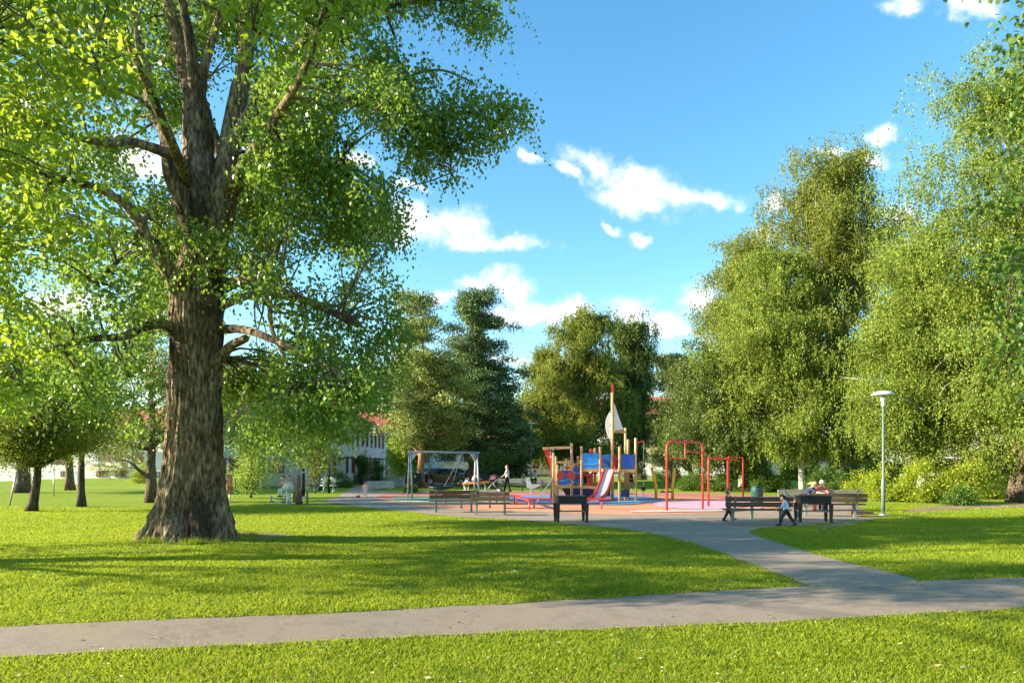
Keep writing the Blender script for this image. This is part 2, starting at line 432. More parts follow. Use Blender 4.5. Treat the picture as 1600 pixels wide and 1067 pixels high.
def grown(poly, g):
    pl = smooth_poly([tuple(q[:2]) for q in poly], 1); out = []; n = len(pl)
    A = sum(pl[i][0]*pl[(i+1) % n][1]-pl[(i+1) % n][0]*pl[i][1] for i in range(n)); s = 1 if A > 0 else -1
    for i in range(n):
        d = Vector(pl[(i+1) % n])-Vector(pl[i-1]); d.normalize(); out.append((pl[i][0]+s*d.y*g, pl[i][1]-s*d.x*g))
    return out
verge_m = mat('worn_verge_soil', (.20, .15, .075), .95, 0, .4, 3, .6, 30, dirt=(.13, .16, .02))
sheet('path_verge', grown(PATH, .10), .004, verge_m, .4, .06, 1); sheet('pavement_verge', grown(PLAZA, .14), .006, verge_m, .5, .09, 1)
_, path_b = sheet('path', PATH, .012, path_mat, .3, .05, 2)
_, plaza_b = sheet('pavement', PLAZA, .016, plaza_mat, .4, .05, 2)
_, road_b = sheet('road', ROAD, .020, plaza_mat, 1.2, 0, 1)
rub = lambda n, c, v=.2: mat(n, c, .8, 0, v, 2.5, .3, 80, dirt=tuple(x*.8+.03 for x in c))
SURF = [('orange_play_surface', RUBBER, rub('orange_rubber', (.66, .27, .13))),
        ('red_play_surface', g2([(583, 775), (600, 780.5), (760, 776.5), (900, 775.5), (1100, 777), (1235, 783), (1240, 778), (1120, 772), (900, 769.8), (700, 770.2), (612, 771.2)]), rub('red_rubber', (.46, .14, .09))),
        ('cream_play_surface', g2([(600, 781), (640, 787), (720, 787), (800, 785), (800, 780), (620, 778)]), rub('cream_rubber', (.55, .48, .30))),
        ('green_play_surface', g2([(606, 779), (640, 783.5), (720, 783.5), (800, 781), (800, 777), (720, 775.5), (640, 776.5)]), rub('green_rubber', (.17, .33, .20))),
        ('blue_play_surface', g2([(770, 778), (830, 774), (930, 773), (1030, 777), (1040, 784), (980, 789), (880, 789), (800, 784)]), rub('blue_rubber', (.16, .22, .40))),
        ('pink_play_surface', g2([(1012, 789), (1040, 783), (1150, 782), (1190, 787), (1160, 795), (1060, 797)]), rub('pink_rubber', (.58, .34, .42))),
        ('pale_play_surface', g2([(980, 799), (1060, 797.5), (1160, 796), (1200, 793), (1170, 799), (1060, 801), (990, 802.5)]), rub('pale_rubber', (.56, .48, .42))),
        ('light_blue_play_surface', g2([(930, 789), (960, 784), (1000, 783), (1010, 787), (970, 790)]), rub('light_blue_rubber', (.14, .40, .60)))]
for i, (nm, pl, mt) in enumerate(SURF): sheet(nm, pl, .022+.004*i, mt, 1.0, 0, 2)
SOIL = [g2([(1270, 824), (1300, 818), (1352, 806), (1375, 806), (1395, 806), (1360, 812), (1320, 822), (1290, 827)]),
        g2([(1400, 800), (1440, 791), (1500, 788), (1580, 787), (1700, 790), (1700, 797), (1580, 793), (1500, 795), (1440, 801)]),
        [(-7.62+1.55*math.cos(a)*(1+.16*math.sin(a*3+1)+.1*math.sin(a*7))+.25, 16.9+1.5*math.sin(a)*(1+.15*math.sin(a*4))) for a in [k*6.2832/26 for k in range(26)]]]
soil_m = mat('bare_soil', (.26, .17, .10), .95, 0, .35, 2, .6, 30, dirt=(.13, .13, .03))
soil_b = []
for pl in SOIL: soil_b.append(sheet('bare_soil', pl, .009, soil_m, .5, .05, 2)[1])

# grass blades on the lawn near the viewer
def blades(n, d0, d1, name, h=(.018, .05), wd=.0034, seed=3):
    rg = np.random.default_rng(seed)
    d = d0*(d1/d0)**rg.random(n); x = (rg.random(n)*2-1)*(d*.80+3.2)
    keep = ~(inside(path_b, x, d) | inside(plaza_b, x, d) | inside(road_b, x, d))
    for s in soil_b: keep &= ~(inside(s, x, d) & (rg.random(n) < .85))
    tb = G(290, 846); keep &= ((x-tb.x)**2+(d-tb.y-.2)**2) > 1.0
    x, d = x[keep], d[keep]; n = len(x)
    pn = np.sin(x*2.1+np.sin(d*1.7)*2)*np.sin(d*2.3+np.sin(x*1.3)*2)
    z = zt(x, d)-.004
    sc = (d/6)**.45
    H = (h[0]+(h[1]-h[0])*rg.random(n))*(1+.25*pn)*np.clip(sc, .9, 1.1); W = wd*sc*(.7+.6*rg.random(n))*1.25
    az = rg.random(n)*6.283; ln = (.25+.75*rg.random(n))*H; la = rg.random(n)*6.283
    ux, uy = np.cos(az)*W, np.sin(az)*W; lx, ly = np.cos(la)*ln, np.sin(la)*ln
    V = np.empty((n, 5, 3)); 
    V[:, 0] = np.stack([x-ux, d-uy, z], 1); V[:, 1] = np.stack([x+ux, d+uy, z], 1)
    V[:, 2] = np.stack([x+ux*.8+lx*.35, d+uy*.8+ly*.35, z+H*.62], 1); V[:, 3] = np.stack([x+lx, d+ly, z+H], 1)
    V[:, 4] = np.stack([x-ux*.8+lx*.35, d-uy*.8+ly*.35, z+H*.62], 1)
    Fa = np.arange(n)[:, None]*5+np.array([0, 1, 2, 3, 4])[None]
    o = mesh_np(name, V.reshape(-1, 3), Fa, GRASS); tag(o, 'short mown green grass covering the park lawn', 'grass', kind='stuff')
GRASS = leaf_mat('grass_blades', [(.13, .19, .010), (.25, .325, .020), (.42, .45, .04)], .45, (.48, .56, .04), .55, .2, .9, ((1.9, .58, .66, .7, (.08, .16, .018)), (1.3, .66, .74, .6, (.40, .36, .12)), (.22, .45, .65, .35, (.19, .29, .02))))
blades(1150000, 4.2, 30, 'grass')
def tufts(pts, per, h, spread, name, label, seed=4):
    rg = np.random.default_rng(seed); n = len(pts)*per; b = np.repeat(np.array(pts), per, 0)
    x = b[:, 0]+rg.normal(size=n)*spread; y = b[:, 1]+rg.normal(size=n)*spread; z = zt(x, y)-.01
    H = h*(.35+.9*rg.random(n)); W = .004+.003*rg.random(n); az = rg.random(n)*6.28; la = rg.random(n)*6.28; ln = H*rg.random(n)*.7
    V = np.empty((n, 3, 3)); V[:, 0] = np.stack([x-np.cos(az)*W, y-np.sin(az)*W, z], 1); V[:, 1] = np.stack([x+np.cos(az)*W, y+np.sin(az)*W, z], 1)
    V[:, 2] = np.stack([x+np.cos(la)*ln, y+np.sin(la)*ln, z+H], 1)
    o = mesh_np(name, V.reshape(-1, 3), np.arange(n*3).reshape(-1, 3), GRASS); tag(o, label, 'grass', kind='stuff')
tb = G(290, 846); rt = random.Random(6)
tufts([(tb.x-.02+1.22*math.cos(a)*rt.uniform(.92, 1.12), tb.y+.75+1.12*math.sin(a)*rt.uniform(.92, 1.12)) for a in [rt.uniform(0, 6.28) for _ in range(60)]], 34, .16, .07, 'grass_tufts', 'longer unmown grass around the foot of the giant trunk')
ep = [q for q in path_b+plaza_b if 5 < q[1] < 26 and abs(q[0]) < q[1]*.85+1 and rt.random() < .8]
tufts(ep, 26, .055, .10, 'edge_grass', 'ragged grass creeping over the asphalt edges', 5)
wx = [(rt.uniform(-1, 1)*d*.8, d) for d in [5.3*(24/5.3)**rt.random() for _ in range(420)]]
wx = [q for q in wx if not (inside(path_b, np.array([q[0]]), np.array([q[1]]))[0] or inside(plaza_b, np.array([q[0]]), np.array([q[1]]))[0])]
tufts(wx, 30, .085, .06, 'weed_tufts', 'small taller tufts of weeds scattered in the lawn', 6)
# clover heads, daisies and fallen leaves
def flecks(n, d0, d1, name, size, mt, label, cat, only=None, avoid=True, seed=5, lift=.05):
    rg = np.random.default_rng(seed)
    d = d0*(d1/d0)**rg.random(n); x = (rg.random(n)*2-1)*(d*.8+1.5)
    on = inside(path_b, x, d) | inside(plaza_b, x, d)
    k = ~on if avoid else on
    x, d = x[k], d[k]; n = len(x)
    s = size*(.6+.8*rg.random(n)); z = zt(x, d)+lift
    a = rg.random(n)*6.283; V = np.empty((n, 4, 3))
    for i, (r_, o_) in enumerate(((1, 0), (.6, 1.57), (1.1, 3.14), (.6, 4.71))):
        V[:, i] = np.stack([x+np.cos(a+o_)*s*r_, d+np.sin(a+o_)*s*r_, z+s*(rg.random(n)-.3)*.8], 1)
    V[:, :, 2] = np.maximum(V[:, :, 2], zt(x, d)[:, None]+(.024 if not avoid else .03))
    o = mesh_np(name, V.reshape(-1, 3), np.arange(n*4).reshape(-1, 4), mt); tag(o, label, cat, kind='stuff')
flecks(1600, 5, 26, 'clover_flowers', .011, mat('clover_white', (.75, .75, .66), .7), 'tiny white clover flowers dotted over the lawn', 'flowers')
flecks(420, 5, 26, 'fallen_leaves', .030, leaf_mat('dry_leaf', [(.20, .10, .03), (.42, .30, .12), (.60, .55, .35)], .2), 'dry fallen leaves scattered on the grass', 'leaves', seed=8)
flecks(1500, 6, 30, 'leaf_litter', .02, leaf_mat('dry_litter', [(.12, .07, .03), (.30, .22, .10), (.50, .42, .24)], .2), 'small dry leaves and twigs littering the asphalt', 'leaves', avoid=False, seed=9, lift=.024)
# ---------------------------------------------------------------- foliage
RHOMB = (np.array([(0, 0, 0), (-.34, .45, .06), (0, 1, -.06), (.34, .45, .06)]), np.array([[0, 1, 2, 3]]))
NEEDLE = (np.array([(0, 0, 0), (-.10, .5, .02), (0, 1, 0), (.10, .5, .02)]), np.array([[0, 1, 2, 3]]))
HEART = (np.array([(0, 0, 0), (-.34, .06, .06), (-.46, .38, .10), (-.20, .76, .02), (0, 1.05, -.10), (.20, .76, .02), (.46, .38, .10), (.34, .06, .06)]),
         np.array([[0, 1, 2, 3, 4], [0, 4, 5, 6, 7]]))
def norm(a): return a/np.maximum(np.linalg.norm(a, axis=1, keepdims=True), 1e-9)
def leaves(pos, axis_, nrm, size, tpl=RHOMB, wide=1.0):
    T, Ft = tpl; n = len(pos)
    a = norm(axis_); s = norm(np.cross(a, nrm)); m = np.cross(s, a)
    V = pos[:, None]+size[:, None, None]*(wide*T[None, :, 0, None]*s[:, None]+T[None, :, 1, None]*a[:, None]+T[None, :, 2, None]*m[:, None])
    Fa = (np.arange(n)[:, None, None]*len(T)+Ft[None]).reshape(-1, Ft.shape[1])
    return V.reshape(-1, 3), Fa
def clump_leaves(C, k, sig, size, rg, tpl=RHOMB, down=.5, out=None, wide=1.0, up=.6):
    """k leaves around every clump centre"""
    n = len(C)*k
    off = rg.normal(size=(n, 3))*np.array(sig)
    pos = np.repeat(C, k, 0)+off
    ax = rg.normal(size=(n, 3))*.6+norm(off)*.5+np.array([0, 0, -down])
    nr = rg.normal(size=(n, 3))*.6+np.array([0, 0, up])
    return leaves(pos, ax, nr, size*(.65+.6*rg.random(n)), tpl, wide)
def strand_leaves(C, ns, k, spread, L, size, rg, sway=.25):
    """hanging strands of leaves under every clump centre"""
    n = len(C)*ns
    st = np.repeat(C, ns, 0)+rg.normal(size=(n, 3))*np.array(spread)
    dr = rg.normal(size=(n, 2))*sway; ln = L*(.4+.9*rg.random(n))
    tt = np.tile(np.linspace(.03, 1, k), n)+rg.random(n*k)*.6/k
    b = np.repeat(np.arange(n), k)
    pos = np.empty((n*k, 3))
    pos[:, :2] = st[b, :2]+dr[b]*np.sqrt(tt)[:, None]*ln[b][:, None]+rg.normal(size=(n*k, 2))*.05
    pos[:, 2] = st[b, 2]+(.18*np.sin(tt*2.2)-tt**1.4)*ln[b]
    ax = rg.normal(size=(n*k, 3))*.45+np.array([0, 0, -1]); nr = rg.normal(size=(n*k, 3))+np.array([0, 0, .25])
    return leaves(pos, ax, nr, size*(.65+.6*rg.random(n*k)), RHOMB, 1.0)
def join(parts):
    V = []; Fs = []; b = 0
    for v, f in parts: V.append(v); Fs.append(f+b); b += len(v)
    return np.concatenate(V), np.concatenate(Fs)
def bez(a, b, sag=0, n=7, wob=0, rr=random):
    a, b = Vector(a), Vector(b); L = (b-a).length; out = []
    w1 = Vector([rr.uniform(-1, 1) for _ in range(3)])*wob*L; w2 = Vector([rr.uniform(-1, 1) for _ in range(3)])*wob*L
    for i in range(n+1):
        s = i/n; p = a.lerp(b, s)+Vector((0, 0, sag*L*4*s*(1-s)))
        p += w1*math.sin(math.pi*s)+w2*math.sin(2*math.pi*s)*.6
        out.append(p)
    return out
def prof_at(prof, z):
    zs = [p[0] for p in prof]
    return np.interp(z, zs, [p[1] for p in prof]), np.interp(z, zs, [p[2] for p in prof])
def sample_crown(n, prof, rg, shell=.42, thr=-.18, freq=.28, depth=.9, seed=0, rag=0):
    prof = sorted(prof); zs = np.linspace(prof[0][0], prof[-1][0], 60)
    l, r = prof_at(prof, zs); w = np.maximum(r-l, .05)**1.35; cdf = np.cumsum(w); cdf /= cdf[-1]
    out = []
    for _ in range(40):
        m = n*2
        z = np.interp(rg.random(m), cdf, zs)+rg.normal(size=m)*.15
        l, r = prof_at(prof, z); c = (l+r)/2; hw = (r-l)/2
        a = rg.random(m)*6.283; rad = rg.random(m)**shell
        ca, sa = np.cos(a), np.sin(a)
        if rag: hw = hw*np.array([1+rag*noise.noise(Vector((p*1.6+seed, q*1.6, s*.55)))+rag*.7*noise.noise(Vector((p*4, q*4+seed, s*1.5))) for p, q, s in zip(ca, sa, z)])
        x = c+hw*rad*ca; y = np.minimum(hw, 7)*depth*rad*sa
        for q in zip(x, y, z):
            if noise.noise(Vector((q[0]*freq+seed*7.3, q[1]*freq, q[2]*freq*1.15))) > thr: out.append(q)
            if len(out) >= n: return np.array(out)
    return np.array(out)
def boughs(n, prof, rg, rr, H, seed, freq=.5, depth=.9, per=6, thr=-.25, pine=False, low=.6):
    """clump centres strung along boughs that leave the trunk line, arch out and droop at the ends"""
    m = max(14, n//per); E = sample_crown(m, prof, rg, .30, thr, freq, depth, seed, .12 if pine else .55); E[:, 2] = np.minimum(E[:, 2], H*1.02); C = []; ends = []
    zb = min(p[0] for p in prof); l, r = prof_at(sorted(prof), H*.8); cx = float((l+r)/2)
    for e in E:
        hr = math.hypot(e[0]-cx*(max(e[2], 0)/H)**1.5, e[1]); zs_ = max(zb*low, e[2]-hr*(rg.uniform(-.05, .3) if pine else rg.uniform(.25, .75))-.3); zs_ = min(zs_, H*.97)
        s0 = np.array([cx*(zs_/H)**1.5, 0, zs_]); k = per+int(rg.integers(-2, 3)); ext = rg.uniform(.80, 1.14)
        side = rg.normal(size=2)*.12*hr
        for j in range(k):
            f = .30+.70*(j+rg.random())/k; q = s0+(e-s0)*f*ext
            q[2] += hr*(.06 if pine else .22)*math.sin(math.pi*min(f, 1)); q[:2] += side*math.sin(math.pi*f)
            if pine: q[2] += rg.normal()*.35
            w = .12+.22*f*min(1.6, .5+hr*.12)
            C.append(q+rg.normal(size=3)*np.array([w, w, w*.5]))
        ends.append((zs_/H, tuple(s0+(e-s0)*min(ext, .95))))
    return np.array(C), ends
def build_wood(H_path, r0, r1, limbs, C, rg, mb, twig_r=.03, max_twigs=260, sides=9, rr=random, droop=0.0, flare=1.5):
    """trunk along H_path, limbs (start fraction, end point, radius), twigs to a share of the clumps"""
    m = len(H_path)
    rs = [r0*(1-(i/(m-1))**.85)+r1*(i/(m-1))**.85 for i in range(m)]; rs[0] *= flare
    mb.tube(H_path, rs, sides, wob=.10)
    nodes = [(Vector(p), rs[i]) for i, p in enumerate(H_path)][m//4:]
    for f, e, lr in limbs:
        i = f*(m-1); k = int(i); s = Vector(H_path[k]).lerp(Vector(H_path[min(k+1, m-1)]), i-k)
        pth = bez(s, e, .10-droop, 8, .06, rr)
        mb.tube(pth, [max(.012, lr*(1-j/8.6)) for j in range(9)], 6, wob=.1)
        nodes += [(p, max(.012, lr*(1-j/8.6))) for j, p in enumerate(pth)][1:]
    if len(C):
        Nn = np.array([tuple(p) for p, _ in nodes])
        idx = rg.permutation(len(C))[:max_twigs]
        for i in idx:
            c = C[i]; d = np.linalg.norm((Nn-c)*np.array([1, 1, .8]), axis=1)+np.maximum(Nn[:, 2]-c[2], 0)*.8
            j = int(np.argmin(d)); a = nodes[j][0]
            if d[j] > 2.4: continue
            pth = bez(a, c, .06, 3, .08, rr); mb.tube(pth, [min(twig_r, nodes[j][1])*q for q in (1, .8, .55, .3)], 4, caps=False)
def px_profile(base, d, rows, wf=1.0):
    s = F/d
    rows = [(a, (l+r)/2-(r-l)/2*wf, (l+r)/2+(r-l)/2*wf) for a, l, r in rows]
    return [((base.z*0+CH+(HY-py)/F*d)-base.z, (xl-CX)/s-base.x, (xr-CX)/s-base.x) for py, xl, xr in rows]

BARK = {
 'birch': bark_mat('birch_bark', (.05, .045, .04), (.42, .40, .36), (.62, .60, .55), (1.2, 1.2, 5), 2.2, .3),
 'dark': bark_mat('dark_bark', (.022, .017, .013), (.07, .052, .038), (.14, .11, .085)),
 'brown': bark_mat('brown_bark', (.04, .028, .02), (.13, .095, .065), (.24, .18, .13)),
 'pine': bark_mat('pine_bark', (.09, .045, .022), (.30, .15, .075), (.45, .25, .14), (3, 3, 1.2)),
 'hero': bark_mat('rugged_bark', (.022, .015, .010), (.19, .135, .085), (.46, .36, .25), (6, 6, 1.5), 2.6, 1.0)}
LEAF = {
 'birch': leaf_mat('birch_leaves', [(.045, .075, .014), (.145, .178, .026), (.31, .32, .06)], .38, (.38, .45, .05), .6, .2),
 'birch_bright': leaf_mat('bright_birch_leaves', [(.05, .10, .014), (.165, .23, .03), (.32, .38, .065)], .4, (.40, .50, .06), .6, .2),
 'birch_dark': leaf_mat('dark_birch_leaves', [(.035, .065, .010), (.075, .12, .018), (.14, .18, .03)], .3, (.25, .34, .04)),
 'lime': leaf_mat('lime_leaves', [(.08, .15, .012), (.17, .27, .02), (.30, .40, .04)], .45, (.50, .62, .05)),
 'poplar': leaf_mat('poplar_leaves', [(.045, .105, .018), (.105, .20, .028), (.23, .325, .05)], .45, (.38, .54, .05), .35, .45),
 'near': leaf_mat('broad_leaves', [(.05, .11, .012), (.135, .24, .018), (.29, .40, .03)], .52, (.56, .68, .04), .35, .4, 1.2),
 'pine': leaf_mat('pine_needles', [(.10, .145, .04), (.22, .27, .065), (.38, .41, .10)], .15, None, .5, .3),
 'pine_dark': leaf_mat('dark_pine_needles', [(.04, .085, .04), (.09, .155, .055), (.18, .25, .07)], .12, None, .5, .3),
 'larch': leaf_mat('pale_larch_needles', [(.13, .17, .06), (.24, .27, .10), (.36, .37, .14)], .3, None, .5, .3),
 'bush': leaf_mat('bush_leaves', [(.03, .07, .010), (.07, .14, .016), (.15, .24, .03)], .3, (.28, .42, .04)),
 'bush_light': leaf_mat('light_bush_leaves', [(.14, .20, .010), (.30, .37, .02), (.46, .50, .05)], .4, (.5, .58, .05)),
 'maple': leaf_mat('glossy_green_leaves', [(.03, .07, .012), (.07, .14, .02), (.15, .23, .03)], .35, (.28, .42, .03), .35, .4)}

def tree(name, label, cat, base_px, rows, style, bark, leaf, seed, d=None, tr=.22, n=420, lean=(0, 0), top=.9, nlimb=16, size=.13, shell=.42, thr=-.2,
         group=None, L=1.1, stems=1, first=.25, k=None, depth=.9, freq=.28, base=None, ns=6, hd=None):
    rg = np.random.default_rng(seed); rr = random.Random(seed)
    b = base or G(*base_px); dd = d or b.y
    if d and not base: b = Vector(((base_px[0]-CX)/F*d, d, float(zt((base_px[0]-CX)/F*d, d))))
    prof = sorted(px_profile(b, dd, rows, {'hang': 1.12, 'pine': 1.42, 'round': 1.0}[style])); zt_, zb = prof[-1][0], prof[0][0]
    th = thing(name, label, cat, b, group=group)
    ends = None
    C, ends = boughs(n, prof, rg, rr, zt_*top, seed, freq, depth, per=7 if style == 'pine' else 6, pine=style == 'pine', low=.85 if style == 'round' else .6)
    if style != 'pine': C = np.concatenate([C, sample_crown(int(n*.22), prof, rg, .5, .0, .7, depth, seed, .6)])
    mb = MB()
    for q in range(stems):
        l, r = prof_at(prof, zt_*.8); cx = float((l+r)/2)+rr.uniform(-.5, .5)*(stems > 1)*2
        H = zt_*top*(1 if q == 0 else rr.uniform(.75, .95)); off = Vector((rr.uniform(-.25, .25), rr.uniform(-.2, .2), 0))*(stems > 1)*2*tr
        path = [off+Vector((cx*(i/10)**1.5+rr.uniform(-.06, .06)*(i > 0)*H*.08+lean[0]*math.sin(i/10*math.pi), lean[1]*math.sin(i/10*math.pi)+rr.uniform(-.05, .05)*H*.06, -.15+H*i/10)) for i in range(11)]
        limbs = []
        for i in range(nlimb):
            f = first+(0.9-first)*(i+.5)/nlimb; z = f*H
            a = i*2.4+rr.uniform(-.4, .4); ze = min(zt_*.97, z+(zt_-z)*rr.uniform(.05, .3) if style != 'pine' else z+rr.uniform(-.3, 1.0))
            ze = max(ze, zb+.1)
            l, r = prof_at(prof, ze); c = (l+r)/2; hw = (r-l)/2
            e = Vector((float(c+hw*.82*math.cos(a)), float(min(hw, 7)*.8*math.sin(a)), ze))
            limbs.append((f, e, tr*(1-f)*.62+.03))
        if ends and q == 0: limbs = [(min(.97, max(.08, f)), Vector(e), tr*(1-f)*.42+.025) for f, e in ends[:90]]
        build_wood(path, tr, .03, limbs, C if q == 0 else [], rg, mb, rr=rr, max_twigs=150)
    mb.build('trunk', BARK[bark], th, True)
    if style == 'hang':
        V, Fa = join([strand_leaves(C, ns, k or 14, (.30, .30, .2), L*.8, size, rg), clump_leaves(C, 34, (.33, .33, .25), size, rg)])
    elif style == 'round':
        V, Fa = clump_leaves(C, k or 80, (.38, .38, .28), size, rg)
    elif style == 'pine':
        kk = k or 110; n_ = len(C)*kk
        out = C.copy(); out[:, 2] = 0
        off = rg.normal(size=(n_, 3))*np.array([.38, .38, .15]); pos = np.repeat(C, kk, 0)+off
        pos[:, 2] -= (off[:, 0]**2+off[:, 1]**2)*.3
        ax = norm(np.repeat(out, kk, 0)+1e-3)*.6+rg.normal(size=(n_, 3))*.5+np.array([0, 0, .5])
        V, Fa = leaves(pos, ax, rg.normal(size=(n_, 3)), size*(.7+.6*rg.random(n_)), RHOMB, .5)
    mesh_np('crown', V, Fa, LEAF[leaf], th)
    return th
TREES = {}
def T(key, *a, **k): TREES[key] = tree(*a, **k); return TREES[key]
BG = 'trees around the playground'
# birches on the right
T('tall', 'birch_tree', 'tallest birch with a ragged narrow top, rising behind the two seated women and bushes', 'tree', (1310, 765),
  [(204, 1326, 1346), (235, 1262, 1354), (255, 1222, 1360), (300, 1216, 1372), (330, 1222, 1390), (400, 1208, 1392), (500, 1205, 1385), (600, 1215, 1380), (670, 1228, 1378), (705, 1250, 1360)],
  'hang', 'birch', 'birch', 21, d=46, tr=.3, n=1472, L=1.2, nlimb=26, thr=-.02, first=.12, stems=2, freq=.36, shell=.5)
T('spread', 'birch_tree', 'spreading birch with white patched trunk just behind the green bin', 'tree', (1255, 768),
  [(372, 1185, 1225), (420, 1150, 1262), (500, 1120, 1285), (600, 1118, 1300), (670, 1140, 1310), (705, 1190, 1310)],
  'hang', 'birch', 'birch_bright', 22, d=44.5, tr=.2, n=961, L=1.2, nlimb=18, thr=-.15, first=.15)
T('left_birch', 'birch_tree', 'rounded birch on the side nearest the climbing tower, left of the tallest birch', 'tree', (1160, 764),
  [(352, 1150, 1182), (385, 1118, 1215), (440, 1098, 1235), (520, 1086, 1240), (600, 1080, 1235), (680, 1085, 1230)],
  'hang', 'birch', 'birch', 23, d=52, tr=.24, n=961, L=1.2, nlimb=18, thr=-.14)
T('alder', 'alder_tree', 'low dark drooping tree behind the red bar frames', 'tree', (1168, 764),
  [(530, 1068, 1110), (570, 1050, 1150), (620, 1046, 1185), (680, 1050, 1205), (705, 1062, 1210), (722, 1080, 1150)],
  'hang', 'dark', 'birch_dark', 24, d=47.5, tr=.26, n=868, L=1.3, nlimb=18, thr=-.2, first=.12)
T('big_right', 'birch_tree', 'huge bright birch with thick pale trunk rooted at the far right edge', 'tree', (1592, 785),
  [(84, 1492, 1640), (120, 1452, 1700), (200, 1455, 1740), (270, 1432, 1760), (350, 1428, 1770), (400, 1420, 1780), (500, 1440, 1780), (600, 1450, 1770), (680, 1470, 1740), (715, 1500, 1700)],
  'hang', 'brown', 'birch_bright', 25, d=33.5, tr=.42, n=1782, L=1.2, nlimb=30, thr=-.12, size=.115, first=.14, freq=.34, shell=.5)
T('right_mid', 'birch_tree', 'bright leafy birch overhanging the lamp post, its stems hidden in bushes', 'tree', (1440, 778),
  [(352, 1392, 1430), (400, 1378, 1500), (450, 1362, 1530), (540, 1338, 1545), (620, 1326, 1550), (670, 1340, 1540), (692, 1360, 1500)],
  'hang', 'birch', 'birch_bright', 26, d=37, tr=.24, n=1271, L=1.15, nlimb=20, thr=-.04, size=.12, freq=.36)
# centre birches
T('mid', 'birch_tree', 'broad birch standing straight behind the ship climbing tower', 'tree', (915, 752),
  [(474, 900, 932), (500, 866, 962), (540, 856, 972), (600, 840, 972), (660, 832, 972), (705, 840, 972)],
  'hang', 'dark', 'birch', 27, d=66, tr=.32, n=868, L=1.4, nlimb=18, size=.17, first=.15, thr=-.15)
T('mid_left', 'birch_tree', 'shorter birch between the dark pine and the ship climbing tower', 'tree', (868, 752),
  [(535, 838, 862), (560, 826, 880), (620, 812, 900), (680, 815, 900), (715, 825, 890)],
  'hang', 'dark', 'birch', 28, d=69, tr=.2, n=589, L=1.4, nlimb=14, size=.17, thr=-.12)
T('mid_right', 'birch_tree', 'dark drooping birch behind the mast and cream sails', 'tree', (985, 752),
  [(490, 962, 1006), (520, 944, 1018), (580, 942, 1018), (650, 948, 1012), (700, 950, 1010), (722, 960, 1000)],
  'hang', 'dark', 'birch_dark', 29, d=72, tr=.25, n=728, L=1.6, nlimb=14, size=.18, thr=-.14)
T('larch', 'larch_tree', 'pale yellow green conifer between the mast tower and the red bar frame', 'tree', (1080, 752),
  [(545, 1035, 1072), (590, 1020, 1092), (640, 1012, 1100), (700, 1010, 1105), (730, 1030, 1100)],
  'pine', 'pine', 'larch', 30, d=75, tr=.25, n=666, nlimb=18, size=.3, thr=-.1)
# pines
T('pine_a', 'pine_tree', 'pine with orange upper trunk rising behind the basket swing', 'tree', (658, 762),
  [(442, 640, 662), (470, 628, 690), (520, 627, 700), (560, 614, 702), (620, 602, 714), (665, 592, 722), (690, 600, 712)],
  'pine', 'pine', 'pine', 31, d=53, tr=.30, n=560, nlimb=24, size=.24, thr=-1, first=.3, freq=.5, shell=.5)
T('pine_b', 'pine_tree', 'darker taller pine with a pointed top beside the man with the stroller', 'tree', (736, 757),
  [(436, 728, 742), (460, 716, 762), (500, 706, 786), (545, 700, 790), (575, 700, 792), (610, 700, 796), (660, 692, 802), (695, 694, 806), (718, 715, 800)],
  'pine', 'pine', 'pine_dark', 32, d=59, tr=.30, n=820, nlimb=26, size=.25, thr=-1, first=.2, freq=.5, shell=.5)
T('pine_low', 'spruce_tree', 'low dense dark evergreen beside the far grey lamp', 'tree', (795, 757),
  [(625, 776, 800), (650, 765, 832), (700, 755, 836), (738, 762, 820)], 'pine', 'dark', 'pine_dark', 33, d=63, tr=.2, n=403, nlimb=14, size=.28, thr=-.15, first=.1)
T('weeping', 'weeping_birch_tree', 'small weeping birch with slim white trunk beside the dark notice boards', 'tree', (632, 757),
  [(682, 622, 650), (700, 612, 662), (722, 612, 664)], 'hang', 'birch', 'lime', 34, d=55, tr=.13, n=139, L=1.5, nlimb=7, size=.13, thr=-.4)
# left lawn
T('apple', 'apple_tree', 'bushy round crowned tree with leaning dark trunk, nearest on the left lawn', 'tree', (48, 800),
  [(590, 30, 110), (630, -20, 135), (665, -60, 145), (695, -50, 140), (712, -20, 115)], 'round', 'dark', 'birch', 35, d=27, tr=.2, n=403, nlimb=12, size=.085, thr=-.2, k=110, lean=(.25, 0), first=.4)
T('slim', 'birch_tree', 'slim dark trunked tree with lime green hanging sprays on the left lawn', 'tree', (127, 793),
  [(480, 100, 150), (560, 85, 170), (640, 95, 158), (680, 100, 150), (695, 112, 142)], 'hang', 'dark', 'lime', 36, d=30, tr=.16, n=310, L=1.1, nlimb=10, size=.09, thr=-.1, first=.35)
T('left_far', 'broadleaf_tree', 'forked broadleaf tree in front of the parked blue car', 'tree', (36, 776),
  [(540, -20, 80), (600, -60, 110), (660, -70, 120), (705, -50, 100)], 'round', 'brown', 'birch_bright', 37, d=44, tr=.38, n=403, nlimb=12, size=.13, thr=-.15, k=90, first=.35, stems=2)
T('left_twin', 'broadleaf_tree', 'twin trunked tree in front of the white apartment block on the left', 'tree', (108, 771),
  [(520, 70, 140), (600, 50, 145), (660, 60, 140), (690, 70, 135)], 'round', 'brown', 'birch', 38, d=48, tr=.26, n=372, nlimb=12, size=.13, thr=-.1, k=80, first=.4, stems=2)
T('left_pine', 'pine_tree', 'dark pine half hidden behind the giant trunk', 'tree', (237, 785),
  [(420, 215, 262), (500, 190, 285), (600, 170, 290), (660, 160, 285), (700, 150, 270), (722, 200, 262)], 'pine', 'brown', 'pine', 39, d=33, tr=.26, n=232, nlimb=16, size=.16, thr=.02, first=.3, freq=.5, k=90)
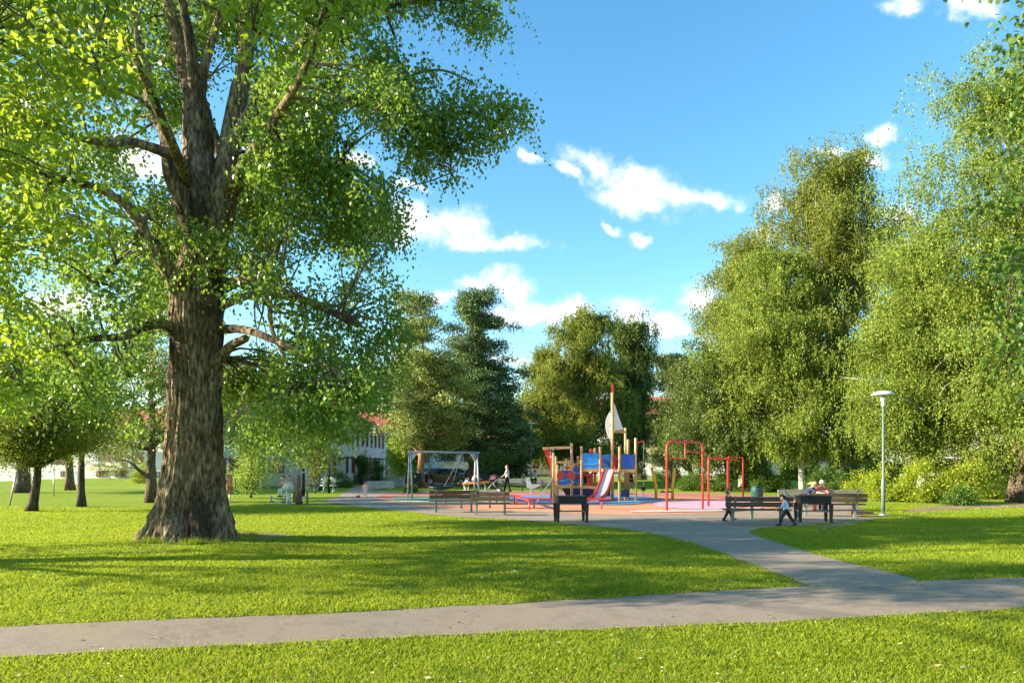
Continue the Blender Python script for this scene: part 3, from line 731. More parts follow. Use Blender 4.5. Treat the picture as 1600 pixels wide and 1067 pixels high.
T('small', 'ornamental_tree', 'small sparse light leaved tree before the white building, right of the giant trunk', 'tree', (392, 778),
  [(655, 370, 420), (690, 352, 432), (730, 348, 436), (760, 362, 425)], 'round', 'brown', 'lime', 40, d=37, tr=.07, n=131, nlimb=8, size=.09, thr=-.1, k=60, first=.2)
T('small2', 'ornamental_tree', 'small sparse pale tree behind the children on the exercise machine', 'tree', (492, 768),
  [(680, 470, 515), (710, 452, 530), (745, 458, 528)], 'round', 'brown', 'birch', 41, d=43, tr=.07, n=108, nlimb=8, size=.10, thr=-.05, k=50, first=.2)
# the row beyond, that closes the view: copies of trees already built
far = [('mid', 40, 115, 1.1), ('mid_left', 190, 118, 1.3), ('larch', 300, 112, 1.2), ('mid', 420, 122, 1.0), ('left_birch', 520, 125, .75), ('mid_right', 585, 128, 1.0), ('mid_left', 700, 132, 1.35), ('mid', 775, 128, .85),
       ('mid_left', 850, 138, 1.2), ('left_birch', 960, 135, .8), ('mid_right', 1035, 118, .85), ('mid', 1090, 122, 1.0), ('mid_left', 1170, 112, 1.4), ('mid', 1240, 118, 1.1), ('mid_right', 1320, 108, 1.2), ('mid_left', 1390, 116, 1.3),
       ('mid', 1465, 104, 1.1), ('mid_right', 1540, 112, 1.2), ('left_birch', 1620, 110, .9), ('left_birch', -40, 120, 1.0), ('mid', -150, 112, 1.1), ('mid_right', 1720, 106, 1.2)]
for i, (k_, px, d_, sc) in enumerate(far):
    x = (px-CX)/F*d_
    o = copy_tree(TREES[k_], loc=(x, d_, float(zt(x, d_))-.1), rz=i*1.7, label='distant tree in the belt beyond the apartment blocks', scale=sc*.8)
    o['group'] = 'distant trees beyond the buildings'; o.name = 'distant_tree'

# ---------------------------------------------------------------- bushes
def bush(name, label, px, py, wpx, hpx, leaf, seed, d=None, size=.09, n=None, k=70, group='bushes behind the playground', dp=.7, off=0):
    b = G(px, py) if d is None else Vector(((px-CX)/F*d, d, float(zt((px-CX)/F*d, d))))
    s = F/b.y; W = wpx/s; H = hpx/s; rg = np.random.default_rng(seed)
    b = b+Vector((0, W*.3+off, 0)); b.z = float(zt(b.x, b.y))
    th = thing(name, label, 'bush', b, group=group)
    n = n or int(30+W*H*15)
    prof = [(0, -W*.42, W*.42), (H*.35, -W*.5, W*.5), (H*.75, -W*.42, W*.42), (H, -W*.2, W*.2)]
    C = sample_crown(n, prof, rg, .35, -.15, .8, dp, seed)
    C[:, 2] = np.maximum(C[:, 2], .1)
    V, Fa = clump_leaves(C, int(k*1.3), (.17, .17, .13), size, rg, down=-.1)
    V[:, 2] = np.maximum(V[:, 2], .01)
    mb = MB(); rr = random.Random(seed)
    for c in C[::3]:
        mb.tube(bez((c[0]*.35, c[1]*.35, -.05), c, .05, 3, .05, rr), [.02, .016, .011, .006], 4, caps=False)
    mb.build('stems', BARK['brown'], th, True); mesh_np('foliage', V, Fa, LEAF[leaf], th); return th
bush('bush', 'low dark bush between the tall red bar frame and the double frame', 1092, 767, 56, 26, 'bush', 51)
bush('bush', 'low dark bush behind the double red bar frame', 1140, 768, 52, 24, 'bush', 52)
bush('bush', 'dark bush at the left of the green bin', 1190, 769, 56, 28, 'bush', 53)
bush('bush', 'spreading dark bush behind the green bin, before the white birch trunk', 1232, 771, 50, 26, 'bush', 54, off=1.5)
bush('bush', 'rounded glossy bush behind the two seated women', 1305, 775, 66, 42, 'bush', 55)
bush('bush', 'light green bush behind the bench, left of the lamp post', 1352, 778, 56, 36, 'bush_light', 56)
bush('bush', 'bright yellow green bush directly behind the lamp post', 1402, 784, 74, 52, 'bush_light', 57)
bush('bush', 'big bright bush midway between lamp post and thick birch trunk', 1462, 786, 84, 60, 'bush_light', 58)
bush('bush', 'bright bush next to the thick birch trunk', 1522, 787, 76, 56, 'bush_light', 59)
bush('bush', 'low dark green bush at the foot of the bright bushes', 1520, 790, 60, 20, 'bush', 60)
bush('bush', 'bush past the thick birch trunk, at the very edge', 1650, 786, 80, 60, 'bush_light', 61, off=4)
bush('bush', 'round dark green shrub beyond the hanging ball rope', 1000, 750, 26, 28, 'bush', 62)
bush('bush', 'low hedge bush beyond the yellow posts', 1045, 751, 46, 20, 'bush', 63)
for i, (px, d_, w_, h_) in enumerate(((1330, 70, 60, 34), (1395, 74, 70, 40), (1470, 68, 80, 42), (1545, 66, 70, 46), (1600, 58, 60, 50), (1260, 78, 70, 30), (1180, 76, 70, 30))):
    bush('bush', 'bush further back, seen in the gaps beyond the bright bushes and birch trunks', px, 0, w_, h_, 'birch_bright' if i % 2 else 'bush', 70+i, d=d_, size=.14, k=60, group='bushes beyond the birches')
GB = 'shrubs along the white apartment block'
bush('shrub', 'tall dark shrub at the corner of the white building by the brown downpipes', 563, 757, 24, 46, 'bush', 64, group=GB)
bush('shrub', 'round dark shrub by the porch near the end of the white building', 585, 751, 26, 32, 'bush', 65, group=GB)
bush('shrub', 'low dark shrub at the foot of the brown downpipes', 528, 762, 34, 20, 'bush', 66, group=GB)
bush('shrub', 'golden yellow shrub on the slope in front of the left apartment block', 217, 755, 38, 30, 'bush_light', 67, group=GB)
bush('shrub', 'tiny plant at the foot of the white weeping birch trunk', 640, 770, 14, 8, 'bush', 68, group=GB)

# ---------------------------------------------------------------- the giant tree
HB = G(290, 846); HB = Vector((HB.x, HB.y+.75, 0)); HB.z = float(zt(HB.x, HB.y))
HD = HB.y
BARK['hero'] = bark_mat('rugged_bark', (.022, .015, .010), (.20, .14, .085), (.50, .38, .25), (6, 6, 1.5), 2.6, 1.0, dark=(.47, .6, .8))
hero = thing('giant_tree', 'giant old tree with deeply furrowed flaring trunk and several leaders on the lawn', 'tree', HB)
HP = lambda px, py, o=0: P(px, py, HD+o)-HB
edges = [(862, 205, 366), (848, 217, 363), (835, 223, 360), (815, 233, 357), (790, 243, 353), (760, 248, 350), (700, 254, 350), (650, 258, 348), (600, 262, 346), (560, 264, 347),
         (500, 264, 351), (460, 268, 352), (430, 275, 354), (400, 284, 356), (372, 290, 356), (350, 292, 352), (320, 291, 346)]
zz = np.array([HP(0, e[0]).z for e in edges]); cxs = np.array([HP((e[1]+e[2])/2, e[0]).x for e in edges]); rad = np.array([(e[2]-e[1])/2/F*HD for e in edges])
o_ = np.argsort(zz); zz, cxs, rad = zz[o_], cxs[o_], rad[o_]
NT, NZ = 300, 460
zs = np.linspace(zz[0]-.1, zz[-1], NZ); th_ = np.linspace(0, 2*math.pi, NT, endpoint=False)
V = []
for z in zs:
    c = np.interp(z, zz, cxs); r = np.interp(z, zz, rad); fl = max(0, 1-max(z, 0)/1.9)
    for a in th_:
        ca, sa = math.cos(a), math.sin(a)
        lobes = .13*fl**1.2*(math.sin(a*5+.7)+.7*math.sin(a*8+2.1+z*.4))+.05*math.sin(a*3+z*.5)*1
        tw = a+.18*math.sin(z*1.1+1)+.05*z
        q = Vector((math.cos(tw)*3.3, math.sin(tw)*3.3, z*.62))
        n1 = noise.noise(q); n2 = noise.noise(q*2.3+Vector((3, 1, 7))); n3 = noise.noise(Vector((math.cos(tw)*14, math.sin(tw)*14, z*2.6)))
        ridge = (1-min(1, abs(n1)*3.2))*.075+(1-min(1, abs(n2)*3))*.05+n3*.022
        burl = .05*max(0, noise.noise(Vector((ca*1.3+5, sa*1.3, z*.9))))*(1.5+2*fl)
        rr_ = r*(1+lobes)*(.86+.05*fl)+(ridge-.05)*(.75+.9*fl)+burl
        V.append((c+rr_*ca, rr_*sa*.95, z))
idx = np.arange(NZ*NT).reshape(NZ, NT); nxt = np.roll(idx, -1, 1)
Fq = np.stack([idx[:-1], nxt[:-1], nxt[1:], idx[1:]], -1).reshape(-1, 4)
mesh_np('trunk', np.array(V), Fq, BARK['hero'], hero, True)
limbdef = [  # (pixel path with depth offset, start and end half width in pixels)
 ([(316, 352, 0), (313, 300, 0), (310, 240, .1), (309, 190, .1), (306, 160, .1)], 30, 21),
 ([(305, 165, .1), (292, 120, .3), (277, 60, .5), (262, 0, .7), (250, -70, 1), (235, -160, 1.4)], 17, 5),
 ([(306, 165, 0), (303, 120, -.2), (296, 60, -.4), (285, 0, -.6), (275, -90, -1)], 13, 4),
 ([(312, 170, .1), (318, 115, .1), (332, 60, 0), (349, 0, -.2), (362, -80, -.4)], 9, 4),
 ([(335, 362, .1), (345, 320, .1), (354, 270, .2), (361, 220, .3), (372, 155, .4), (384, 90, .5), (382, 0, .8), (376, -90, 1), (360, -180, 1.2)], 28, 6),
 ([(362, 225, .3), (385, 190, .1), (412, 145, -.1), (445, 100, -.3), (490, 40, -.5), (520, -40, -.6)], 14, 4),
 ([(312, 372, -.1), (296, 340, -.3), (283, 305, -.4), (270, 275, -.5), (264, 240, -.5), (258, 205, -.4), (238, 165, -.3), (228, 110, -.2), (215, 60, -.1), (205, 0, 0), (190, -80, .2)], 19, 5),
 ([(300, 270, -.1), (275, 247, -.5), (240, 232, -1), (205, 222, -1.3), (170, 224, -1.7), (120, 215, -2.2), (60, 190, -2.8)], 11, 3),
 ([(285, 470, -.2), (268, 430, -.6), (248, 400, -.9), (230, 375, -1.1), (214, 340, -1.3), (190, 315, -1.5), (140, 290, -1.8), (80, 280, -2)], 15, 4),
 ([(300, 525, 0), (275, 514, -.3), (250, 506, -.7), (222, 512, -1.1), (190, 526, -1.5), (140, 530, -2), (80, 545, -2.6), (10, 560, -3)], 11, 3),
 ([(330, 465, .1), (346, 452, 0), (370, 440, -.3), (405, 436, -.7), (440, 455, -1), (480, 470, -1.2), (540, 500, -1.4)], 12, 4),
 ([(330, 515, -.1), (350, 514, -.3), (385, 516, -.7), (425, 530, -1.1), (458, 546, -1.4), (500, 570, -1.6), (560, 600, -1.7)], 9, 3),
 ([(330, 575, -.1), (345, 558, -.3), (362, 540, -.5), (385, 528, -.75)], 12, 6),
 ([(405, 436, -.7), (420, 465, -.9), (424, 510, -1), (445, 560, -1.2), (462, 600, -1.3)], 6, 2),
 ([(345, 320, .1), (362, 298, -.1), (385, 280, -.3), (420, 262, -.5), (470, 250, -.7), (530, 250, -.8)], 8, 3),
 ([(205, 330, -1.3), (230, 335, -1.0), (190, 400, -1.8), (150, 440, -2.2)], 5, 2),
 ([(412, 145, -.1), (470, 160, 0), (540, 165, .2), (600, 152, .3), (645, 165, .4), (672, 185, .4), (720, 175, .3), (775, 190, .2)], 7, 2),
 ([(600, 152, .3), (640, 120, .4), (690, 110, .4), (740, 130, .4)], 3, 1.5), ([(672, 185, .4), (700, 225, .4), (705, 270, .4)], 3, 1.5),
 ([(490, 40, -.5), (560, 20, -.2), (640, 5, 0), (720, 0, .1), (780, 25, .2)], 4, 2), ([(618, 60, .2), (608, 35, .1), (600, 5, 0), (590, -40, 0)], 2.5, 2),
 ([(228, 110, -.2), (205, 60, -.6), (170, 45, -1), (120, 42, -1.5), (60, 40, -2)], 5, 2), ([(258, 205, -.4), (235, 170, -.8), (200, 145, -1.2), (150, 130, -1.6)], 5, 2),
 ([(354, 270, .2), (330, 200, 2), (300, 120, 4), (280, 0, 5.5)], 12, 4), ([(345, 330, .2), (400, 250, 2.5), (460, 160, 4.5), (520, 60, 6)], 11, 3),
 ([(310, 420, .3), (240, 380, 2.5), (160, 360, 4.5), (90, 350, 6)], 10, 3), ([(340, 480, .3), (400, 460, 2.5), (470, 470, 4.5), (540, 480, 5.5)], 9, 3),
 ([(300, 300, 0), (250, 180, -2.5), (200, 60, -4.2), (160, -60, -5.5)], 9, 3), ([(350, 300, 0), (420, 200, -2), (480, 100, -3.4), (520, -40, -4.5)], 9, 3)]
lm = MB(); hn = []
def catmull(p, k=5):
    out = []
    for i in range(len(p)-1):
        a, b, c, d = p[max(i-1, 0)], p[i], p[i+1], p[min(i+2, len(p)-1)]
        for j in range(k):
            s = j/k; out.append(.5*((2*b)+(c-a)*s+(2*a-5*b+4*c-d)*s*s+(3*b-a-3*c+d)*s**3))
    out.append(p[-1]); return out
for pts, r0, r1 in limbdef:
    pp = catmull([HP(*q) for q in pts], 6); m = len(pp); s = 1/F*HD
    rs = [(r0+(r1-r0)*(i/(m-1))**.8)*s*.88 for i in range(m)]
    ns_ = 26 if r0 > 12 else 12
    fr = frames(pp); Vv = []
    for i, (p, u_, v_) in enumerate(fr):
        for k in range(ns_):
            a = 2*math.pi*k/ns_
            nn = noise.noise(Vector((math.cos(a)*2.4, math.sin(a)*2.4, i*.35+r0)))
            Vv.append(p+(u_*math.cos(a)+v_*math.sin(a))*rs[i]*(1+.22*(1-abs(nn)*3)*.6))
    lm.add(Vv, [(i*ns_+k, i*ns_+(k+1) % ns_, (i+1)*ns_+(k+1) % ns_, (i+1)*ns_+k) for i in range(m-1) for k in range(ns_)]+[tuple(range((m-1)*ns_, m*ns_))])
    hn += [(pp[i], rs[i]) for i in range(m//3, m)]
# clump places: the hanging masses of the crown, by area
rg = np.random.default_rng(77)
regions = [  # polygon in photo pixels, depth range, how many clumps
 ([(-60, -90), (250, -90), (240, 60), (215, 200), (200, 330), (230, 420), (245, 520), (240, 600), (225, 690), (160, 640), (60, 620), (-60, 640)], (-3.0, 4.5), 430),
 ([(395, -60), (600, -60), (560, 60), (440, 130), (400, 60)], (-2.0, 5), 100), ([(200, -60), (395, -60), (390, 60), (330, 60), (300, 200), (240, 200), (215, 120)], (1.2, 5), 90),
 ([(420, 130), (520, 60), (600, 95), (640, 150), (645, 225), (600, 280), (618, 340), (612, 440), (640, 520), (625, 600), (585, 640), (560, 692), (500, 680), (455, 716), (405, 690), (392, 640), (440, 560), (415, 480), (398, 400), (410, 300), (400, 220)], (-2.6, 3.5), 400),
 ([(560, 85), (640, 60), (670, 100), (655, 160), (620, 185), (570, 165)], (-.6, 1), 18),
 ([(640, 160), (700, 175), (690, 235), (650, 270), (630, 230)], (-.5, .9), 15),
 ([(700, 115), (745, 115), (810, 160), (812, 195), (790, 200), (760, 235), (735, 215), (715, 290), (688, 290), (690, 220), (655, 190), (690, 160)], (-.5, .8), 36),
 ([(700, -60), (790, -60), (795, 30), (750, 55), (730, 20), (660, 22), (600, 30), (560, 0)], (-.5, 1), 38),
 ([(345, 560), (420, 540), (450, 600), (420, 680), (380, 700), (352, 690)], (1.5, 5), 70),
 ([(240, 280), (300, 300), (290, 420), (262, 500), (225, 480), (210, 380)], (.8, 4.5), 60),
 ([(350, 260), (420, 260), (420, 430), (360, 420)], (.8, 4.5), 60),
 ([(330, -60), (420, -60), (430, 120), (400, 240), (380, 120)], (1, 5), 30),
 ([(275, 340), (370, 330), (380, 460), (300, 450)], (-1.6, -1.0), 9)]
Cs = []
for poly, (d0, d1), n in regions:
    xs = [p[0] for p in poly]; ys = [p[1] for p in poly]; got = 0; tries = 0
    while got < n and tries < 60000:
        tries += 1
        px, py = rg.uniform(min(xs), max(xs)), rg.uniform(min(ys), max(ys))
        if not inside(poly, np.array([px]), np.array([py]))[0]: continue
        dd = rg.uniform(d0, d1); q = P(px, py, HD+dd)
        if noise.noise(Vector((q.x*.62, q.y*.3, q.z*.7))+Vector((9, 2, 4))) < .0 and n > 60: continue
        Cs.append(tuple(q-HB)); got += 1
# the part of the crown above the picture
for _ in range(220):
    a = rg.uniform(0, 6.28); rr2 = rg.uniform(0, 1)**.5*4.6; z = rg.uniform(12.6, 20)
    k = max(.15, 1-(z-12)/9.5)
    Cs.append((cxs.mean()+math.cos(a)*rr2*k, math.sin(a)*rr2*k, z))
Cs = [c for c in Cs if not (245 < CX+(c[0]+HB.x)/(c[1]+HB.y)*F < 402 and c[2] > 7.2 and c[2] < 13 and c[1] < .9 and rg.random() < .88)]
Cs = [c for c in Cs if not (c[0] < -1 and abs(c[1]-.1*c[0]+.2) < 1.2 and 0 < c[2]+.335*c[0] < 4.6 and rg.random() < .85)]
Cs = np.array(Cs)
Nn = np.array([tuple(p) for p, _ in hn])
for i, c in enumerate(Cs):
    dn = np.linalg.norm(Nn-c, axis=1)+np.maximum(Nn[:, 2]-c[2], 0)*.3; j = int(np.argmin(dn))
    if dn[j] > 2.3: continue
    lm.tube(bez(hn[j][0], c, .05, 4, .08), [min(.035, hn[j][1])*q for q in (1, .85, .6, .4, .2)], 5, caps=False)
lm.build('limbs', BARK['hero'], hero, True)
V1 = clump_leaves(Cs, 80, (.23, .23, .15), .10, rg, RHOMB, down=.55, wide=1.3)
V2 = strand_leaves(Cs, 4, 12, (.22, .22, .12), .75, .095, rg, .4)
Vc, Fc = join([V1, V2]); mesh_np('crown', Vc, Fc, LEAF['poplar'], hero)

# ---------------------------------------------------------------- trees beside the viewer, whose branches hang into the view
def near_tree(name, label, base, H, tr, regs, leaf, seed, ls, extra, nk, tpl=HEART, sig=(.22, .22, .16)):
    base = Vector((base[0], base[1], float(zt(base[0], base[1])))); rg = np.random.default_rng(seed); rr = random.Random(seed)
    th = thing(name, label, 'tree', base, group='trees beside the viewer')
    C = []; limbs = []
    for poly, (d0, d1), n in regs:
        xs = [p[0] for p in poly]; ys = [p[1] for p in poly]; sub = []
        for _ in range(20000):
            if len(sub) >= n: break
            px, py = rg.uniform(min(xs), max(xs)), rg.uniform(min(ys), max(ys))
            if not inside(poly, np.array([px]), np.array([py]))[0]: continue
            q = P(px, py, rg.uniform(d0, d1))-base
            if n > 20 and noise.noise(Vector(q)*1.0+Vector((seed, 0, 0))) < -.1: continue
            sub.append(tuple(q))
        C += sub; s_ = np.array(sub)
        for _ in range(max(3, len(sub)//9)):
            e = s_[rg.integers(len(s_))]; limbs.append((min(.9, max(.3, (e[2]+1.2)/H)), Vector(e), .055))
    for (cx, cy, cz, r, n, tz) in extra:
        v = norm(rg.normal(size=(n, 3)))*(rg.random((n, 1))**.42)*np.array([r, r, tz])+np.array([cx, cy, cz])-np.array(base)
        C += [tuple(q) for q in v]
        for _ in range(12): limbs.append((rr.uniform(.25, .85), Vector(v[rg.integers(n)]), .12))
    C = np.array(C); mb = MB()
    path = [Vector((rr.uniform(-.1, .1)*(i > 0), rr.uniform(-.1, .1)*(i > 0), -.2+H*i/10)) for i in range(11)]
    build_wood(path, tr, .05, limbs, C, rg, mb, .02, 900, 12, rr)
    mb.build('trunk', BARK['brown'], th, True)
    V, Fa = clump_leaves(C, nk, sig, ls, rg, tpl, down=.7, wide=1.0, up=.7)
    mesh_np('crown', V, Fa, LEAF[leaf], th); return th
near_tree('linden_tree', 'linden whose bright leaves hang close into the view from the upper left', (-11.5, 1.5), 12.5, .32,
  [([(-320, -260), (120, -260), (200, 20), (205, 130), (165, 200), (185, 330), (170, 400), (110, 430), (40, 380), (-320, 420)], (7.6, 10.5), 330),
   ([(330, -160), (600, -160), (560, 20), (540, 60), (470, 70), (435, 100), (420, 60), (360, 40)], (7.8, 8.8), 46),
   ([(-320, 300), (-20, 300), (60, 420), (70, 560), (20, 640), (-320, 640)], (9.0, 11.5), 90)],
  'near', 91, .082, [(-11, 4.5, 11.5, 3.4, 240, 2.4)], 58)
near_tree('shade_tree', 'wide tree standing left of the viewer whose crown shades the middle lawn', (-21, 11.5), 11, .3,
  [], 'near', 93, .2, [(-21, 12, 6.4, 3.4, 64, 3.0)], 40, RHOMB, (.32, .32, .2))
near_tree('maple_tree', 'maple whose dark green boughs reach in along the upper right edge', (15.0, 14.5), 17, .3,
  [([(1480, -160), (1760, -160), (1760, 150), (1600, 160), (1560, 90), (1545, 30), (1500, 0)], (13.6, 15.6), 60),
   ([(1590, 120), (1760, 120), (1760, 620), (1590, 600), (1565, 540), (1560, 420), (1590, 330)], (13.8, 16.5), 120)],
  'maple', 92, .12, [(15, 14.5, 11, 4.4, 260, 6.5)], 30, sig=(.3, .3, .2))
# ---------------------------------------------------------------- apartment blocks (local: front wall along x at y=0, looking to -y)
WHITE_S = siding_mat('white_board_siding', (.60, .61, .58)); PALE_S = siding_mat('pale_grey_board_siding', (.42, .47, .44)); CREAM_S = siding_mat('cream_render', (.62, .56, .44), .97)
ROOF = mat('red_roof_tiles', (.40, .095, .055), .8, 0, .3, 3, .5, 10)
TRIM = mat('red_brown_window_trim', (.27, .045, .035), .6, 0, .15, 3)
BALC = mat('cream_balcony_board', (.66, .56, .38), .6, 0, .08, 1)
PLINTH = mat('grey_plinth', (.22, .22, .21), .9, 0, .2, 2)
CURT = mat('pale_curtains', (.55, .54, .50), .8, 0, .2, 8, stretch=(8, 1, .3))
def window(parent, x, z, w, h, trim=TRIM, y=0.0, split=1):
    mb = MB(); f = .10
    for dx in (-w/2+f/2, w/2-f/2): mb.box((x+dx, y-.03, z), (f, .10, h))
    for dz in (-h/2+f/2, h/2-f/2): mb.box((x, y-.03, z+dz), (w-2*f, .10, f))
    for i in range(1, split+1): mb.box((x-w/2+w*i/(split+1), y-.025, z), (.06, .08, h-2*f))
    o = mb.build('window', trim, parent)
    MB().box((x, y+.0, z), (w-2*f, .03, h-2*f)).build('pane', M['glass'], o)
    MB().box((x-w*.5+f+.12, y-.019, z), (.2, .012, h-2*f-.02)).build('curtain', CURT, o)
    return o
def block(name, label, loc, rz, W, D, floors, wall=WHITE_S, fh=2.8, wins=(), balc=(), base=.35, roof_h=2.6, pipes=(), group='white apartment blocks', vents=3):
    th = thing(name, label, 'building', loc, rz, group)
    H = floors*fh+base
    MB().box((0, D/2, H/2+base/2), (W, D, H-base)).build('wall', wall, th)
    MB().box((0, D/2, base/2-.6), (W-.06, D-.06, base+1.2)).build('plinth', PLINTH, th)
    mb = MB(); mb.prism([(-.7, H-.15), (D/2, H+roof_h), (D+.7, H-.15), (D+.7, H), (D/2, H+roof_h+.18), (-.7, H+.03)][::-1], -W/2-.5, W/2+.5)
    mb.V = [(v[1], v[0], v[2]) for v in mb.V]
    rf = mb.build('roof', ROOF, th)
    for sx in (-1, 1): MB().add([(sx*(W/2-.01), 0, H), (sx*(W/2-.01), D, H), (sx*(W/2-.01), D/2, H+roof_h)], [(0, 1, 2)]).build('gable', wall, th)
    for i in range(vents): MB().box((-W/2+W*(i+.5)/vents, D/2, H+roof_h+.3), (.9, .7, 1.3)).build('chimney', PLINTH, rf)
    MB().tube([(-W/2-.4, -.75, H-.12), (W/2+.4, -.75, H-.12)], .07, 6).build('gutter', M['galv'], th)
    for p in pipes: MB().tube([(p, -.08, .1), (p, -.08, H-.15)], .055, 6).build('downpipe', M['panel_brown'], th)
    for x, fl, w, h, *sp in wins:
        window(th, x, base+fl*fh+1.55 if h < 1.9 else base+fl*fh+1.25, w, h, split=sp[0] if sp else 1)
    for x, fl, w in balc:
        z = base+fl*fh
        b = MB().box((x, -.72, z+.02), (w, 1.4, .16)).box((x, -1.43, z+.52), (w, .05, .9)).box((x-w/2, -.72, z+.52), (.05, 1.36, .9)).box((x+w/2, -.72, z+.52), (.05, 1.36, .9)).build('balcony', BALC, th)
        MB().tube([(x-w/2, -1.43, z+1.1), (x+w/2, -1.43, z+1.1)], .025, 6).box((x-w*.3, -1.55, z+.8), (w*.28, .22, .2)).build('railing', M['galv'], b)
        window(th, x-w*.25, z+1.45, 1.5, 1.3); window(th, x+w*.2, z+1.2, .95, 2.0, split=0)
    return th
def gp(px, d, dz=0): x = (px-CX)/F*d; return (x, d, float(zt(x, d))+dz)
# left block, seen between the trees: balconies over basement windows
block('apartment_block', 'white boarded block with cream balconies, seen at the left between trees and giant trunk', gp(172, 89, -2.0), R(-4), 34, 11, 3,
      wins=[(-1.1, .25, 1.5, .75), (1.6, .25, 1.6, .75), (-6, .25, 1.5, .75), (7, .25, 1.5, .75), (-5, 0, 1.6, 1), (8.5, 0, 1.6, 1), (3.8, 1, 1.5, 1.5, 0), (3.8, 2, 1.5, 1.5, 0), (11, 1, 1.7, 1.6), (11, 2, 1.7, 1.6), (-7, 1, 1.7, 1.6), (-7, 2, 1.7, 1.6), (-12, 1, 1.7, 1.6), (-12, 2, 1.7, 1.6), (-12, 0, 1.6, 1)],
      balc=[(.3, 1, 4.4), (.3, 2, 4.4)], base=.3)
# nearer block right of the giant trunk
a, b = gp(328, 50), gp(515, 57); ang = math.atan2(b[1]-a[1], b[0]-a[0]); L_ = math.hypot(b[0]-a[0], b[1]-a[1])
block('apartment_block', 'pale boarded block with brown framed windows just right of the giant trunk', ((a[0]+b[0])/2, (a[1]+b[1])/2, -.05), ang, L_, 9, 2, wall=PALE_S,
      wins=[(-L_/2+1.7+i*3.4, f, 1.3, 1.15 if f == 0 else 1.5, 0) for i in range(int(L_/3.4)) for f in (0, 1)], pipes=(L_/2-.5, L_/2-1.0), base=.25, fh=2.7)
a, b = gp(517, 60), gp(604, 88); ang = math.atan2(b[1]-a[1], b[0]-a[0]); L_ = math.hypot(b[0]-a[0], b[1]-a[1])
t3 = block('apartment_block', 'long white block with narrow red windows and porches receding beside the road', ((a[0]+b[0])/2, (a[1]+b[1])/2, -.05), ang, L_, 9, 2,
      wins=[(-L_/2+1.2+i*2.4, f, .8, 1.7, 0) for i in range(int(L_/2.4)) for f in (0, 1) if not (f == 0 and i % 3 == 1)], base=.3)
for i in range(3):
    x = -L_/2+3.6+i*7.2
    MB().box((x, -.8, 2.5), (2.2, 1.6, .14)).box((x-1, -1.5, 1.2), (.1, .1, 2.5)).box((x+1, -1.5, 1.2), (.1, .1, 2.5)).build('porch', M['panel_brown'], t3)
block('apartment_block', 'white block with pale balconies at the end of the road behind the parked cars', gp(690, 98, -1.9), R(6), 26, 10, 3,
      wins=[(x, .22, 1.6, .8) for x in (-11.5, -8.5, -5.5, -2, 2, 5, 8.5)]+[(x, f, 1.6, 1.4) for x in (-10.5, -2.5, 7) for f in (1, 2)], balc=[(-6.2, 1, 4.5), (2.4, 1, 4.5), (-6.2, 2, 4.5), (2.4, 2, 4.5)], base=.3)
block('apartment_block', 'cream block behind the central birches, lit between their trunks', gp(885, 104), R(-3), 30, 11, 3, wall=CREAM_S,
      wins=[(x, f, 1.3, 1.3) for x in (-13, -10, -6.8, -4.8, -2.4, 1.5, 4, 7, 10, 13) for f in (0, 1, 2)], base=.3)
block('apartment_block', 'white block with red roof between the mast tower and the red bar frame', gp(1045, 92), R(-14), 22, 11, 3,
      wins=[(x, f, 1.6, 1.4) for x in (-8, 0, 4.5, 8.5) for f in (0, 1, 2)], balc=[(-4, 1, 3.4), (-4, 2, 3.4)], base=.3)
block('apartment_block', 'long white block glimpsed through the leaves behind the right hand birches', gp(1290, 102), R(-8), 34, 11, 3,
      wins=[(-14+x*4, f, 1.6, 1.4) for x in range(8) for f in (0, 1, 2)], base=.3)
block('apartment_block', 'white block glimpsed past the thick birch trunk at the right edge', gp(1600, 84), R(-18), 30, 11, 3,
      wins=[(-12+x*4, f, 1.6, 1.4) for x in range(7) for f in (0, 1, 2)], base=.3)
block('apartment_block', 'white block at the far left edge behind the forked tree', gp(-90, 100), R(8), 22, 11, 3,
      wins=[(-8+x*4, f, 1.6, 1.4) for x in range(5) for f in (0, 1, 2)], base=.3)

